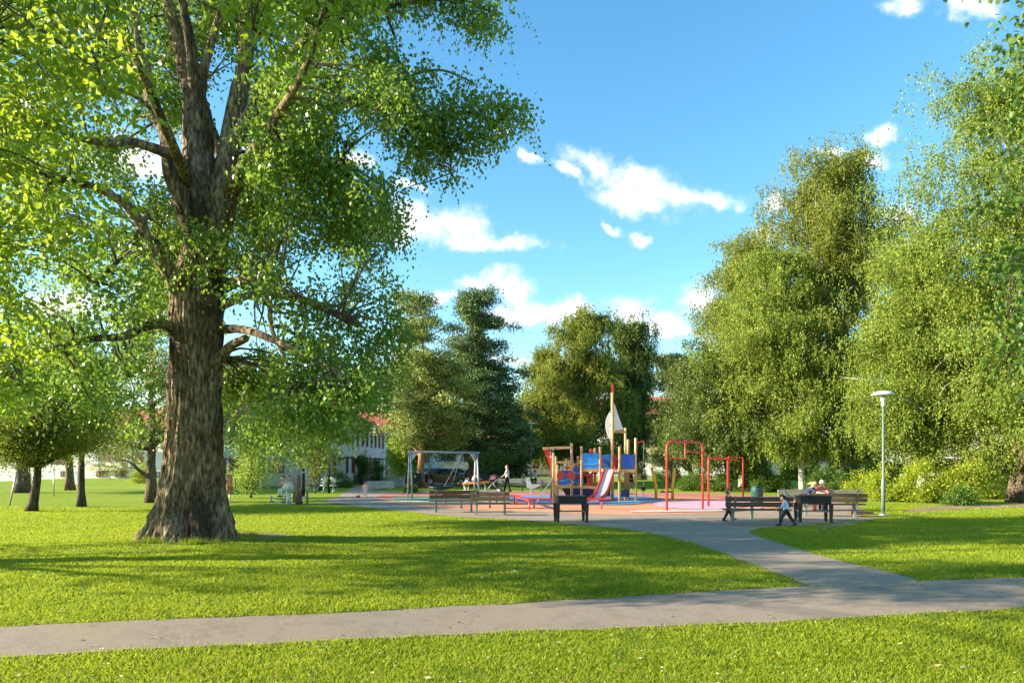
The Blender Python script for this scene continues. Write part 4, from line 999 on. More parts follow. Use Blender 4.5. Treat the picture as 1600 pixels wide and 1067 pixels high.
# ---------------------------------------------------------------- cars
def car(label, loc, rz, paint, est=False, flip=False):
    c = thing('parked_car', label, 'car', loc, rz, 'parked cars')
    top = [(-2.2, .55), (-2.18, .86), (-1.9, .96), (-1.55, 1.0), (1.0, .98), (1.9, .84), (2.15, .68), (2.2, .45), (2.12, .25), (1.72, .22), (-1.75, .22), (-2.12, .3)]
    mb = MB(); n = len(top)
    secs = [(-.86, .95), (-.80, 1.0), (.80, 1.0), (.86, .95)]
    for y, s in secs: mb.V += [(x*s, y, .22+(z-.22)*(.94 if s < 1 else 1)) for x, z in top]
    for i in range(3): mb.F += [(i*n+k, (i+1)*n+k, (i+1)*n+(k+1) % n, i*n+(k+1) % n) for k in range(n)]
    mb.F += [tuple(range(n)), tuple(range(4*n-1, 3*n-1, -1))]
    body = mb.build('body', paint, c, False)
    rear = -2.05 if est else -1.75
    g = MB(); lo = [(rear, -.76, .97), (1.15, -.76, .97), (1.15, .76, .97), (rear, .76, .97)]; hi = [(rear+.35, -.58, 1.40), (.1, -.58, 1.42), (.1, .58, 1.42), (rear+.35, .58, 1.40)]
    g.add(lo+hi, [(0, 1, 5, 4), (1, 2, 6, 5), (2, 3, 7, 6), (3, 0, 4, 7), (4, 5, 6, 7)]).build('windows', M['glass'], c)
    r = MB().add([(rear+.33, -.6, 1.40), (.14, -.6, 1.42), (.14, .6, 1.42), (rear+.33, .6, 1.40), (rear+.4, -.5, 1.47), (0, -.5, 1.49), (0, .5, 1.49), (rear+.4, .5, 1.47)], [(0, 1, 5, 4), (1, 2, 6, 5), (2, 3, 7, 6), (3, 0, 4, 7), (4, 5, 6, 7), (3, 2, 1, 0)])
    for s in (-1, 1):
        for a_, b_ in (((rear, s*.77, .97), (rear+.34, s*.6, 1.42)), ((-.35, s*.775, .97), (-.45, s*.6, 1.43)), ((1.15, s*.77, .97), (.12, s*.6, 1.43))): r.bar(a_, b_, .06, .06)
    r.build('roof', paint, c)
    for x in (-1.35, 1.35):
        for s in (-1, 1):
            wl = MB().cyl((x, s*.70, .32), (x, s*.885, .32), .32, n=20).build('wheel', M['black'], c)
            MB().cyl((x, s*.86, .32), (x, s*.895, .32), .2, n=12).build('rim', M['galv'], wl)
    for s in (-1, 1):
        MB().box((2.09, s*.62, .66), (.16, .32, .14)).build('headlight', M['white'], c)
        MB().box((-2.13, s*.66, .80), (.10, .28, .16)).build('tail_light', M['red'], c)
        MB().ball((.75, s*.92, 1.0), .1, 8, (.7, 1, .7)).build('mirror', paint, c)
    return c
pm = lambda n, c: mat(n, c, .22, .2, .03, 1, coat=1)
CB, CK, CS = pm('blue_car_paint', (.05, .09, .2)), pm('black_car_paint', (.008, .009, .012)), pm('silver_blue_car_paint', (.42, .50, .58))
CW, CN = pm('white_car_paint', (.6, .6, .6)), pm('navy_car_paint', (.06, .11, .22))
car('black parked car behind the basket swing, nearest of the row', gp(697, 61), R(4), CK)
car('silver blue parked car partly behind the black car', gp(716, 67), R(8), CS, True)
car('dark blue parked car with its nose toward the man with the stroller', gp(757, 63), R(-12), CN)
car('white parked car at the back of the row, hidden by the pine trunk', gp(684, 76), R(6), CW, True)
car('blue parked car under the forked tree on the left road', gp(12, 92), R(3), CB, True)
car('dark blue parked car further along the left road, behind the forked trunk', gp(47, 98), R(3), CN)
# ---------------------------------------------------------------- park furniture
def lamp(label, base, h, rz=0):
    t = thing('street_lamp', label, 'street lamp', base, rz, 'park street lamps')
    MB().lathe([(.065, -.1), (.065, 1.25), (.055, 1.3), (.038, 1.34), (.034, h-.55)], n=14).build('pole', M['pole'], t, True)
    MB().lathe([(.10, -.05), (.13, 0), (.13, .05), (.086, .08)], n=14).build('foot', M['galv'], t, True)
    hd = MB().lathe([(.04, h-.57), (.075, h-.5), (.075, h-.42), (.05, h-.38), (.085, h-.34), (.095, h-.16), (.05, h-.12), (.03, h-.08)], n=16).build('lamp_head', M['lamp_glass'], t, True)
    MB().lathe([(.03, h-.09), (.28, h-.10), (.38, h-.13), (.40, h-.12), (.36, h-.06), (.25, h+.0), (.10, h+.03), (.03, h+.035)], n=28).build('lamp_shade', M['lamp_shade'], t, True)
    return t
b = G(1380, 805); lamp('tall green grey lamp with flat round shade by the bright bushes', b, 193/F*b.y)
b = Vector(gp(830, 58)); lamp('grey lamp with flat round shade in front of the far dark evergreens', b, 99/F*58)
b = Vector(gp(671, 74)); lamp('small far lamp beyond the basket swing', b, 3.9)

def bench(label, loc, rz, L=2.05, group='park benches', wood='wood_dark', arm=False, rear_legs=True):
    """seat towards local -y... backrest on the +y side"""
    t = thing('park_bench', label, 'bench', loc, rz, group)
    s = MB()
    for y in (-.30, -.165, -.03): s.box((0, y+.02, .455), (L, .122, .04))
    s.build('seat', M[wood], t)
    bk = MB(); tilt = Matrix.Rotation(R(-12), 3, 'X')
    for z in (.62, .78): bk.box((0, .155+(z-.62)*.22, z), (L, .035, .135), tilt)
    bk.build('backrest', M[wood], t)
    for x in (-L*.36, L*.36):
        MB().box((x, -.12, .21), (.075, .075, .46)).box((x, -.12, .418), (.07, .36, .03)).build('leg', M['pole'], t)
        MB().bar((x, .06, .40), (x, .215, .86), .05, .045).bar((x, -.1, .415), (x, .08, .40), .05, .03).build('back_support', M['pole'], t)
    if arm: MB().tube([(L*.36, -.3, .47), (L*.36, -.3, .66), (L*.36, .12, .68)], .018, 6).build('armrest', M['pole'], t)
    return t
def table(label, loc, rz, L=1.9, wood='wood_grey'):
    t = thing('picnic_table', label, 'table', loc, rz, 'park tables')
    m = MB()
    for y in (-.27, -.09, .09, .27): m.box((0, y, .73), (L, .165, .045))
    m.build('tabletop', M[wood], t)
    for x in (-L*.34, L*.34): MB().box((x, 0, .34), (.08, .08, .70)).box((x, 0, .69), (.06, .6, .035)).build('leg', M['pole'], t)
    return t
# left pair
b1 = G(775, 806); bench('dark plank bench nearer the grill, right one of the angled pair', (b1.x-.2, b1.y+.05, b1.z), R(176), 1.4)
b2 = G(706, 802); bench('dark plank bench behind its twin, left one of the angled pair', (b2.x+.05, b2.y+.35, b2.z), R(188), 1.85)
bq = G(728, 799); table('low grey table half hidden between the angled pair of benches', (bq.x+.3, bq.y+1.4, bq.z), R(4), 1.7)
# right group
b3 = G(1184, 820); bench('long dark plank bench between the two boys, its back to the lawn', (b3.x, b3.y, b3.z+.0), R(176), 1.95)
b4 = G(1222, 813); table('grey plank table behind the long bench of the two boys', (b4.x-.15, b4.y+.2, b4.z), R(-4), 2.2)
b5 = G(1312, 808); bench('brown bench with warm lit back at the right of the black grill', (b5.x-.25, b5.y+.1, b5.z), R(172), 2.3, arm=True)
b6 = G(1322, 801); bench('pale grey bench standing furthest right, behind the warm lit bench', (b6.x+.25, b6.y+1.0, b6.z), R(176), 1.6, wood='wood_grey')
b7 = G(1272, 800); bench('bench that the two women sit on, mostly hidden by the grill', (b7.x-.1, b7.y+.65, b7.z), R(4), 2.0, wood='wood_grey')
# far benches
for px, py, l in ((800, 768, 'grey bench on the far edge behind the man with the stroller'), (862, 768, 'grey bench on the far edge at the foot of the ladder')):
    b = G(px, py); bench(l, (b.x, b.y+.6, b.z), R(2), 1.9, wood='wood_grey')
def picnic(label, px, d, rz):
    b = Vector(gp(px, d)); t = thing('picnic_bench', label, 'picnic table', b, rz, 'picnic benches on the far lawn')
    m = MB()
    for y in (-.3, -.1, .1, .3): m.box((0, y, .73), (1.8, .18, .05))
    m.build('tabletop', M['wood_dark'], t)
    for s in (-1, 1): MB().box((0, s*.75, .44), (1.8, .26, .05)).build('seat', M['wood_dark'], t)
    for x in (-.6, .6):
        MB().bar((x, -.72, .0), (x, -.2, .70), .05, .1).bar((x, .72, .0), (x, .2, .70), .05, .1).bar((x, -.85, .40), (x, .85, .40), .05, .09).build('leg', M['wood_dark'], t)
    return t
picnic('dark picnic table with two people on the far lawn', 828, 62, R(5))
picnic('empty dark picnic table beyond the yellow posts', 1062, 57, R(-4))
picnic('dark picnic table just left of the low bushes', 1100, 60, R(8))

def grill(label, loc, rz, w=.92, d=.6, h=.86):
    t = thing('park_grill', label, 'grill', loc, rz, 'black park grills')
    MB().box((0, 0, h-.03), (w+.04, d+.04, .045)).box((0, -d/2+.02, h-.15), (w, .03, .2)).box((0, d/2-.02, h-.15), (w, .03, .2)).box((-w/2+.02, 0, h-.15), (.03, d-.08, .2)).box((w/2-.02, 0, h-.15), (.03, d-.08, .2)).box((0, 0, h-.22), (w-.06, d-.06, .03)).build('fire_tray', M['black_metal'], t)
    for x in (-1, 1):
        for y in (-1, 1):
            MB().add([(x*(w/2)+dx*(.05 if z else .028)*1.2, y*(d/2-.035)+dy*.035, z) for z in (0, h-.25) for dx, dy in ((-1, -1), (1, -1), (1, 1), (-1, 1))], [(3, 2, 1, 0), (4, 5, 6, 7), (0, 1, 5, 4), (1, 2, 6, 5), (2, 3, 7, 6), (3, 0, 4, 7)]).build('leg', M['black_metal'], t)
    s = MB()
    for y in (-.18, 0, .18): s.box((0, y, .36), (w-.06, .09, .025))
    s.build('shelf', M['wood_grey'], t); return t
b = G(893, 817); grill('black steel grill standing alone in front of the ship climbing tower', (b.x, b.y+.25, b.z), R(6))
b = G(1276, 817); grill('black steel grill beside the benches, in front of the two seated women', (b.x, b.y+.25, b.z), R(-8))
b = G(1219, 799)
t = thing('waste_bin', 'dark green round waste bin behind the long bench', 'bin', (b.x+.02*b.y/20, b.y+2.6, b.z), 0)
hb = 34/F*(b.y+2.6)
MB().lathe([(.20, 0), (.24, .05), (.25, hb*.75), (.26, hb*.76), (.23, hb*.80), (.24, hb*.98), (.15, hb)], n=20).build('body', M['bin'], t, True)
MB().lathe([(.26, hb*.80), (.28, hb*.82), (.28, hb*.87), (.26, hb*.89)], n=20).build('rim', M['bin'], t, True)
MB().box((0, -.235, hb*.93), (.2, .03, .12)).build('opening', M['black'], t)
b = G(1137, 768)
t = thing('dispenser_post', 'thin pole with a green box, behind the double red bar frame', 'post', (b.x, b.y, b.z), 0)
MB().cyl((0, 0, -.1), (0, 0, 1.9), .035).build('pole', M['galv'], t); 
bx = MB().box((0, -.08, 1.5), (.3, .2, .75)).prism([(-.2, 1.88), (.2, 1.88), (0, 2.05)], -.2, .06).build('box', M['bin'], t); MB().box((0, -.19, 1.62), (.2, .01, .16)).build('notice', M['white'], t)
b = Vector(gp(595, 50)); b.z -= 0
MB().box((0, 0, .36), (2.0, .5, .5)).box((-.7, 0, .06), (.25, .4, .12)).box((.7, 0, .06), (.25, .4, .12)).build('concrete_block', M['concrete'])
o = bpy.data.objects['concrete_block']; o.location = b; tag(o, 'oblong concrete road block on two feet, on the asphalt near the weeping birch', 'block')
b = G(1351, 805); o = MB().add([(x*.42, y*.14, z*.14*(1 if x < .9 else .8)) for x in (-1, -.5, .5, 1) for y in (-1, 1) for z in (-.2, 1)], [(0, 1, 3, 2), (12, 14, 15, 13)]+[f for i in (0, 4, 8) for f in ((i, i+2, i+6, i+4), (i+1, i+5, i+7, i+3), (i, i+4, i+5, i+1), (i+2, i+3, i+7, i+6))]).build('timber_kerb', M['wood_dark'])
o.location = (b.x, b.y+.3, b.z); tag(o, 'short dark timber kerb piece on the soil left of the lamp foot', 'kerb')
for i, (px, d, l) in enumerate(((641, 51, 'wide dark board leaning by the white birch trunk, next to the pine'), (650, 52.5, 'dark board standing behind the pine trunk'))):
    b = Vector(gp(px, d)); t = thing('notice_board', l, 'board', b, R(8), 'dark boards by the pine')
    MB().box((0, 0, .62), (.75, .06, 1.1), Matrix.Rotation(R(6), 3, 'Y')).build('panel', M['black_metal'], t)
    for s in (-.28, .28): MB().box((s, .06, .3), (.06, .06, .7)).build('post', M['wood_dark'], t)
for px, py, l, lean in ((14, 790, 'pale leaning pole on the left lawn before the parked car', .35), (84, 775, 'short upright white pole on the left lawn', 0)):
    b = G(px, py); o = MB().cyl((0, 0, -.1), (lean, 0, 1.5), .035).ball((lean, 0, 1.52), .045).build('marker_pole', M['galv'], smooth=True); o.location = b; tag(o, l, 'pole')
b = Vector(gp(119, 62)); o = MB().box((0, 0, .55), (.35, .3, 1.1)).prism([(-.2, 1.1), (.2, 1.1), (.15, 1.2), (-.15, 1.2)], -.18, .18).build('utility_box', M['white']); o.location = b; tag(o, 'small white utility box on the lawn between the slim and twin trees', 'box')

# ---------------------------------------------------------------- basket swing
a, c = G(640, 780), G(744, 778)
S0 = (a+Vector((c.x, c.y, c.z)))*.5; th = math.atan2(c.y-a.y, c.x-a.x); W = math.hypot(c.x-a.x, c.y-a.y); Hs = 75/F*a.y
t = thing('basket_swing', 'grey steel basket swing with a round dark nest seat', 'swing', (S0.x, S0.y+.2, S0.z), th)
MB().cyl((-W/2-.12, 0, Hs), (W/2+.2, 0, Hs), .055).build('top_beam', M['galv'], t, True)
for s in (-1, 1):
    for y in (-1, 1): MB().cyl((s*W/2, y*.08, Hs-.03), (s*(W/2+.02), y*.28, -.05), .045).build('leg', M['galv'], t, True)
    MB().prism([(s*W/2, Hs-.06), (s*(W/2-.42), Hs-.06), (s*(W/2-.03), Hs-.55), (s*W/2, Hs-.55)][::s], -.02, .02).build('gusset', M['galv'], t)
nx_, nz_ = -.05*W, .62; mbn = MB()
ring = [(nx_+.62*math.cos(q*math.pi/12), .62*math.sin(q*math.pi/12), nz_) for q in range(25)]
mbn.tube(ring, .06, 8, False); mbn.lathe([(.62, nz_), (.45, nz_-.10), (.2, nz_-.16), (.02, nz_-.18), (.02, nz_-.16), (.2, nz_-.14), (.45, nz_-.08), (.6, nz_+.01)], (nx_, 0, 0), 24)
mbn.build('nest_seat', M['black'], t, True)
for s in (-1, 1):
    for y in (-1, 1):
        MB().cyl((s*W*.27, 0, Hs-.08), (nx_+s*.42, y*.42, nz_), .02, n=6).build('rope', M['black'], t)

# ---------------------------------------------------------------- red frames and beams
def arch(p0, p1, h, r=.04, rad=.28):
    p0, p1 = Vector(p0), Vector(p1); d = (p1-p0).normalized(); up = Vector((0, 0, 1)); pts = [p0-up*.1, p0+up*(h-rad)]
    for i in range(1, 6): q = i/6*math.pi/2; pts.append(p0+up*(h-rad)+d*rad*(1-math.cos(q))+up*rad*math.sin(q))
    for i in range(6): q = math.pi/2-i/6*math.pi/2; pts.append(p1+up*(h-rad)-d*rad*(1-math.cos(q))+up*rad*math.sin(q))
    pts += [p1+up*(h-rad), p1-up*.1]; return pts
a, c = G(1042, 799), G(1098, 797); hh = 110/F*a.y; v = c-a
t = thing('climbing_bar_frame', 'tall single red tube frame with a stepped inner bar', 'climbing frame', a)
MB().tube(arch((0, 0, 0), v, hh, .045), .045, 10).build('frame', M['red'], t, True)
s = 1/F*a.y
MB().tube([v*0+Vector((0, 0, hh-26*s)), v*.49+Vector((0, 0, hh-27*s)), v*.5+Vector((0, 0, hh-24*s)), v*.5+Vector((0, 0, hh))], .026, 8).build('inner_bar', M['red'], t, True)
MB().tube([v*.5+Vector((0, 0, hh-16*s)), v*1.0+Vector((0, 0, hh-16*s))], .024, 8).build('cross_bar', M['red'], t, True)
MB().box(v+Vector((0, -.05, hh*.60)), (.10, .03, .14)).build('sign_plate', M['galv'], t)
a, c, e = G(1107, 792), G(1134, 786), G(1161, 779); h1 = 78/F*a.y
t = thing('monkey_bars', 'low pair of joined red tube frames right of the tall frame', 'climbing frame', a)
MB().tube(arch((0, 0, 0), (c.x-a.x, c.y-a.y-.3, 0), h1, .045, .2), .045, 10).build('frame', M['red'], t, True)
MB().tube(arch((c.x-a.x+.12, c.y-a.y, 0), (e.x-a.x, e.y-a.y, 0), h1*1.02, .045, .2), .045, 10).build('frame', M['red'], t, True)
MB().tube([(.2, .25, h1-.07), (c.x-a.x, c.y-a.y, h1-.07)], .03, 8).tube([(c.x-a.x+.1, c.y-a.y-.1, h1-.1), (e.x-a.x-.2, e.y-a.y, h1-.1)], .03, 8).build('hand_bar', M['red'], t, True)
for i, (p, q, l) in enumerate((((830, 794), (946, 796), 'long low red beam passing behind the black grill'), ((807, 789), (827, 797), 'short red balance beam slanting toward the viewer'), ((776, 787), (804, 788), 'short red balance beam half hidden by the angled benches'), ((697, 786), (716, 784), 'little red balance beam seen through the angled benches'))):
    a, c = G(*p), G(*q); v = c-a; v.z = 0; hz = .40
    t = thing('balance_beam', l, 'balance beam', a, 0, 'red balance beams')
    u_ = v.normalized(); MB().bar(-u_*.25+Vector((0, 0, hz)), v+u_*.25+Vector((0, 0, hz)), .14, .055).build('beam', M['red'], t)
    for f in ((0, 1) if i else (.04, .95)): MB().cyl(v*f+Vector((0, 0, -.05)), v*f+Vector((0, 0, hz-.02)), .032, n=10).build('leg', M['red'], t, True)
# yellow posts with hanging swing seat
a, c = G(1025, 781), G(1051, 781); v = c-a; s = 1/F*a.y
t = thing('hammock_posts', 'pair of bent yellow posts with a small black swing seat', 'swing', a)
for k, (p, ln) in enumerate(((Vector((0, 0, 0)), -.22), (v, .12))):
    MB().tube([p+Vector((0, 0, -.1)), p+Vector((0, 0, .7)), p+Vector((ln*.45, 0, 1.2)), p+Vector((ln, .05, 50*s))], .075, 10).build('post', M['yellow'], t, True)
MB().tube([(-.15, 0, 1.35), (.22, .3, .72), (.5, .4, .42)], .015, 6).tube([(v.x+.08, 0, 1.35), (v.x-.2, .2, .8), (.75, .4, .42)], .015, 6).build('rope', M['black'], t)
MB().box((.62, .4, .40), (.62, .3, .06)).build('seat', M['black'], t)
# grey spring rider
b = G(831, 772)
t = thing('spring_rider', 'grey fish shaped spring rider near the foot of the far lamp', 'spring rider', b)
sp = [(0.09*math.cos(q*.9), .09*math.sin(q*.9), .03+q*.012) for q in range(32)]
MB().tube(sp, .018, 6).build('spring', M['galv'], t, True)
MB().prism([(-.30, .42), (-.12, .36), (.12, .36), (.5, .52), (.52, .62), (.22, .62), (.0, .60), (-.15, .98), (-.28, 1.02), (-.34, .8)], -.10, .10).build('body', M['machine'], t)
MB().cyl((-.22, -.2, .85), (-.22, .2, .85), .02).build('handle', M['black'], t)
# orange see-saw
b = Vector(gp(742, 45.5)); t = thing('seesaw', 'orange spring see-saw with black seats, a child leaning over it', 'see-saw', b, R(-8))
MB().prism([(-.95, .58), (.3, .68), (.75, .74), (1.25, .66), (1.28, .58), (.8, .60), (.2, .56), (-.9, .48)], -.14, .14).build('board', M['orange'], t)
for x in (-1.0, 1.4): MB().ball((x, 0, .55), .2, 12, (1, 1, .55)).build('seat', M['black'], t, True)
for x in (-.25, .5): MB().tube(arch((x-.2, 0, 0), (x+.2, 0, 0), .55, rad=.18), .028, 8).build('spring_hoop', M['white'], t, True)
for x in (-.6, .95): MB().tube([(x, -.22, .78), (x, 0, .86), (x, .22, .78)], .018, 6).tube([(x, 0, .6), (x, 0, .86)], .018, 6).build('handle', M['galv'], t, True)

# ---------------------------------------------------------------- ship climbing tower with slide
TB = G(935, 784); SC = F/TB.y
t = thing('ship_climbing_tower', 'wooden ship shaped climbing tower with blue boards, cream sails and a red slide', 'playground tower', TB)
U = lambda px, py: ((px-935)/SC, (784-py)/SC)
def post(px, top, y, r=.065, bot=784):
    x, z1 = U(px, top); z0 = -.05 if bot >= 784 else U(px, bot)[1]
    MB().lathe([(r, z0), (r, z1-.03), (r*.8, z1)], (x, y, 0), 10).build('post', M['pine_post'], t, True)
for a_ in ((908.5, 697, 0), (937.5, 698, 0), (933.5, 699, 1.0), (906.5, 712, 1.0), (968, 698, 0), (993.5, 684, .05), (987, 685, 1.05), (982, 667, .9), (962, 706, 1.0),
           (864.5, 707, -.1), (870.5, 712, .9), (871.5, 726, .2), (893.5, 692, .1), (896, 712, .95), (864, 716, 1.3), (889, 716, 1.5)): post(*a_)
x0, z1 = U(959, 612); MB().tube([(x0, .5, -.05), (x0, .5, z1)], .07, 10).build('mast', M['pine_post'], t, True)
def beam(p, q, y, h=.12, w=.08, nm='beam', m_='pine_post'):
    (xa, za), (xb, zb) = U(*p), U(*q); MB().bar((xa, y, za), (xb, y, zb), w, h).build(nm, M[m_], t)
beam((848, 700.5), (892, 699), -.1, .13, .12); beam((869, 722), (891, 722), .2, .1); beam((897, 727), (908, 722), .3, .09)
beam((871, 760), (897, 760), .1, .14); beam((911, 734.5), (936, 734.5), 0, .17); beam((970, 735.5), (992, 735.5), 0, .16); beam((962, 673), (981, 674), .6, .12)
beam((896, 761), (936, 762), .5, .12); beam((911, 735), (936, 735), 1.0, .15); beam((940, 738), (966, 739), .1, .12); beam((970, 736), (992, 736), 1.0, .15)
def plank(x0_, x1_, zpx, y0, y1, nm='deck'):
    (xa, z), (xb, _) = U(x0_, zpx), U(x1_, zpx); mb = MB(); n = max(4, int((y1-y0)/.14))
    for i in range(n): mb.box(((xa+xb)/2, y0+(y1-y0)*(i+.5)/n, z), (xb-xa, (y1-y0)/n-.015, .04))
    mb.build(nm, M['pine_post'], t)
plank(909, 936, 732, .08, .95); plank(938, 966, 732, .06, .95); plank(969, 992, 732, .08, .98); plank(866, 896, 758, .1, 1.3)
def board(pts, y, m_, nm='side_board', th_=.03):
    poly = [U(*p) for p in pts]; return MB().prism(poly, y-th_/2, y+th_/2).build(nm, M[m_], t)
pb = board([(910.5, 731), (910.5, 709), (914, 707.4), (924, 708.3), (933, 707), (936, 709), (936, 731), (930, 732.5), (918, 732.5)], -.02, 'cyan')
MB().tube([(*U(911+i*2.5, 724.0+(1.1*math.sin(i/10*math.pi))),)[0:1]+(-.045,)+(U(911+i*2.5, 724.0+(1.1*math.sin(i/10*math.pi)))[1],) for i in range(11)], .014, 5).build('wave_line', M['wave'], pb)
eb = MB()
for px, py in ((922.5, 710.5), (924.8, 710.5), (923.6, 712.6)): x, z = U(px, py); eb.cyl((x, -.05, z), (x, -.03, z), .018, n=8)
eb.build('rivet', M['black'], pb)
pb = board([(944, 731), (944, 710), (958, 709.4), (959, 731)], .9, 'cyan')
pc = board([(946, 716), (958, 723), (958, 731), (955, 727), (950, 722.5), (946, 722)], .86, 'blue')
board([(970.5, 730), (970, 710), (976, 708.5), (984, 710.3), (992, 709.5), (991.5, 731.5), (973, 731.5)], .0, 'blue')
board([(873.5, 757), (873.5, 735), (893, 735), (893, 754), (884, 757.5)], .06, 'blue')
MB().tube([(U(875+i*1.9, 0)[0], .035, U(0, 750+1.2*math.sin(i*.7))[1]) for i in range(10)], .012, 5).build('wave_line', M['wave'], t)
board([(898, 752), (898, 730), (907, 729), (915, 744), (915, 756), (900, 757)], .9, 'blue')
MB().tube([(U(898+i*1.6, 0)[0], .87, U(0, 737+3.2*math.sin(i/9*math.pi))[1]) for i in range(10)], .012, 5).build('wave_line', M['wave'], t)
board([(893, 783), (893, 764), (931, 762), (931, 783)], .95, 'navy'); board([(942, 777), (943, 758), (958, 754.5), (958, 777)], .95, 'navy'); board([(972, 777), (972, 765), (986, 765), (986, 777)], .45, 'navy')
board([(880, 764), (893, 764), (893, 780), (886, 774)], .9, 'black', 'hull_board'); board([(920, 760), (920, 745), (930, 740), (930, 757)], .9, 'red_hpl')
board([(939, 731), (939.5, 710), (943, 710), (943.5, 731)], .35, 'red_hpl'); board([(960, 731), (960, 712), (966.5, 710), (966.5, 733)], .45, 'red_hpl')
pc = board([(848.5, 701.5), (860, 701.5), (864, 712), (864.5, 741), (862.5, 742), (857, 722), (852, 708)], -.02, 'red_hpl', 'pennant')
anc = MB(); ax_, az_ = U(860, 708)
anc.tube([(ax_, -.05, az_+.12), (ax_, -.05, az_-.22)], .011, 5).tube([(ax_-.07, -.05, az_-.15), (ax_, -.05, az_-.22), (ax_+.07, -.05, az_-.15)], .011, 5).tube([(ax_-.04, -.05, az_+.04), (ax_+.04, -.05, az_+.04)], .009, 5)
anc.build('anchor_emblem', M['white'], pc)
for px in (876, 892): x, z = U(px, 742.5); MB().cyl((x, -.0, z), (x, .045, z), .2, n=24).build('round_board', M['red_hpl'], t)
board([(885, 733), (885, 728), (892, 728), (892, 733)], .9, 'red_hpl')
for px, py in ((863, 702), (891, 700)): board([(px-2, py-1.5), (px+2, py-3), (px+2, py+3), (px, py+2)], -.18, 'galv', 'bracket')
# sails, flag and finial
sl = board([(960.6, 624.5), (962.5, 629), (967, 643), (972, 658), (977, 670.5), (960.6, 671.5)], .5, 'sail', 'sail')
bl = MB()
for px, py in ((961.5, 628), (961.5, 648.5), (961.5, 668), (977, 671)): x, z = U(px, py); bl.ball((x, .47, z), .03, 8)
bl.build('bolts', M['black'], sl)
sl = board([(957, 640), (953, 645), (949.3, 653), (948, 662), (949, 671), (952, 681), (956.6, 688.5)][::-1], .5, 'sail', 'sail')
bl = MB()
for px, py in ((956.5, 643), (956.5, 663.5), (956.5, 685)): x, z = U(px, py); bl.ball((x, .47, z), .03, 8)
bl.build('bolts', M['black'], sl)
board([(958, 597), (960.5, 602), (962, 609), (961.5, 612), (958, 613)], .5, 'red_hpl', 'flag')
x, z = U(923.5, 704); MB().lathe([(.02, z-.12), (.07, z-.1), (.11, z-.02), (.08, z+.07), (.03, z+.12)], (x, 0, 0), 12).build('red_knob', M['red_hpl'], t, True)
# bridge between ship and tower
br = MB(); pts = [U(899+i*3.6, 746+1.5*math.sin(i*1.3)-i*.62) for i in range(11)]
for i in range(10):
    (xa, za), (xb, zb) = pts[i], pts[i+1]; br.bar((xa, .8, za), (xb, .8, zb), .9, .05)
br.build('bridge', M['panel_brown'], t)
MB().tube([(x, .34, z+.06) for x, z in pts], .04, 6).build('bridge_edge', M['red_hpl'], t)
# slide: a curved trough, bed and two raised red sides
cl = [(952, 734, .0), (951, 738, -.12), (947.5, 745, -.30), (944, 752, -.52), (940, 760, -.78), (936, 768, -1.05), (931.5, 774, -1.3), (926, 777.5, -1.5), (921, 779.5, -1.75)]
cl = catmull([Vector((U(a_, b_)[0], y_, U(a_, b_)[1])) for a_, b_, y_ in cl], 4)
cl[0].z = U(0, 733)[1]
def strip(off, hh_, wd_):
    V = []; Fs = []
    for i, p in enumerate(cl):
        s_ = Vector((.93, -.36, 0)); nrm_ = Vector((0, 0, 1))
        for dx, dz in ((-wd_/2, -.03), (wd_/2, -.03), (wd_/2, hh_), (-wd_/2, hh_)):
            V.append(p+s_*(off+dx)+nrm_*dz)
    for i in range(len(cl)-1): Fs += [(i*4+k, i*4+(k+1) % 4, (i+1)*4+(k+1) % 4, (i+1)*4+k) for k in range(4)]
    Fs += [(3, 2, 1, 0), tuple(range(len(cl)*4-4, len(cl)*4))]; return V, Fs
sd_ = thing('slide', None, None); sd_.parent = t
MB().add(*strip(0, .0, .46)).build('bed', M['slide_bed'], sd_, False)
for s_ in (-.26, .26): MB().add(*strip(s_, .17, .05)).build('side', M['red_hpl'], sd_)
# rope climb, flower dial, ladder rungs
a_, z_ = U(995, 692); b_, zb_ = U(1006, 688)
MB().bar((a_, .1, z_), (b_, .1, zb_), .06, .08).build('rope_arm', M['red_hpl'], t)
MB().cyl((b_, .1, zb_), (b_, .1, 0), .018, n=6).build('rope', M['rope'], t)
for py in (728, 745.5, 763.5): x, z = U(1006, py); MB().ball((b_, .1, z), .115, 14).build('rope_ball', M['black'], t, True)
x, z = U(948, 758); MB().prism([(x+(.13 if k % 2 else .17)*math.cos(k*math.pi/6), z+(.13 if k % 2 else .17)*math.sin(k*math.pi/6)) for k in range(12)], .6, .64).build('flower_board', M['yellow'], t)
x, z = U(973, 750); MB().prism([(x-.15, z+.05), (x+.02, z+.03), (x+.1, z-.1), (x-.02, z-.12)], .1, .13).build('dial', M['orange'], t)
for k in range(5):
    x, z = U(990, 740+k*8); MB().bar((x-.15, 1.0, z), (x+.12, .1, z), .05, .05).build('rung', M['pine_post'], t)
# rope ladder at the bow
nt = MB()
for yy in (-.1, .5): 
    nt.tube([(U(866, 744)[0], yy, U(0, 744)[1]), (U(851, 762)[0], yy-.5, U(0, 764)[1]), (U(838, 775)[0], yy-.9, .02)], .022, 6)
for k in range(6):
    f = k/6; p0 = Vector((U(866-28*f, 0)[0], -.1-.8*f, U(0, 744)[1]*(1-f)*.98)); nt.cyl(p0, p0+Vector((0, .6, 0)), .018, n=6)
nt.build('rope_ladder', M['rope'], t)

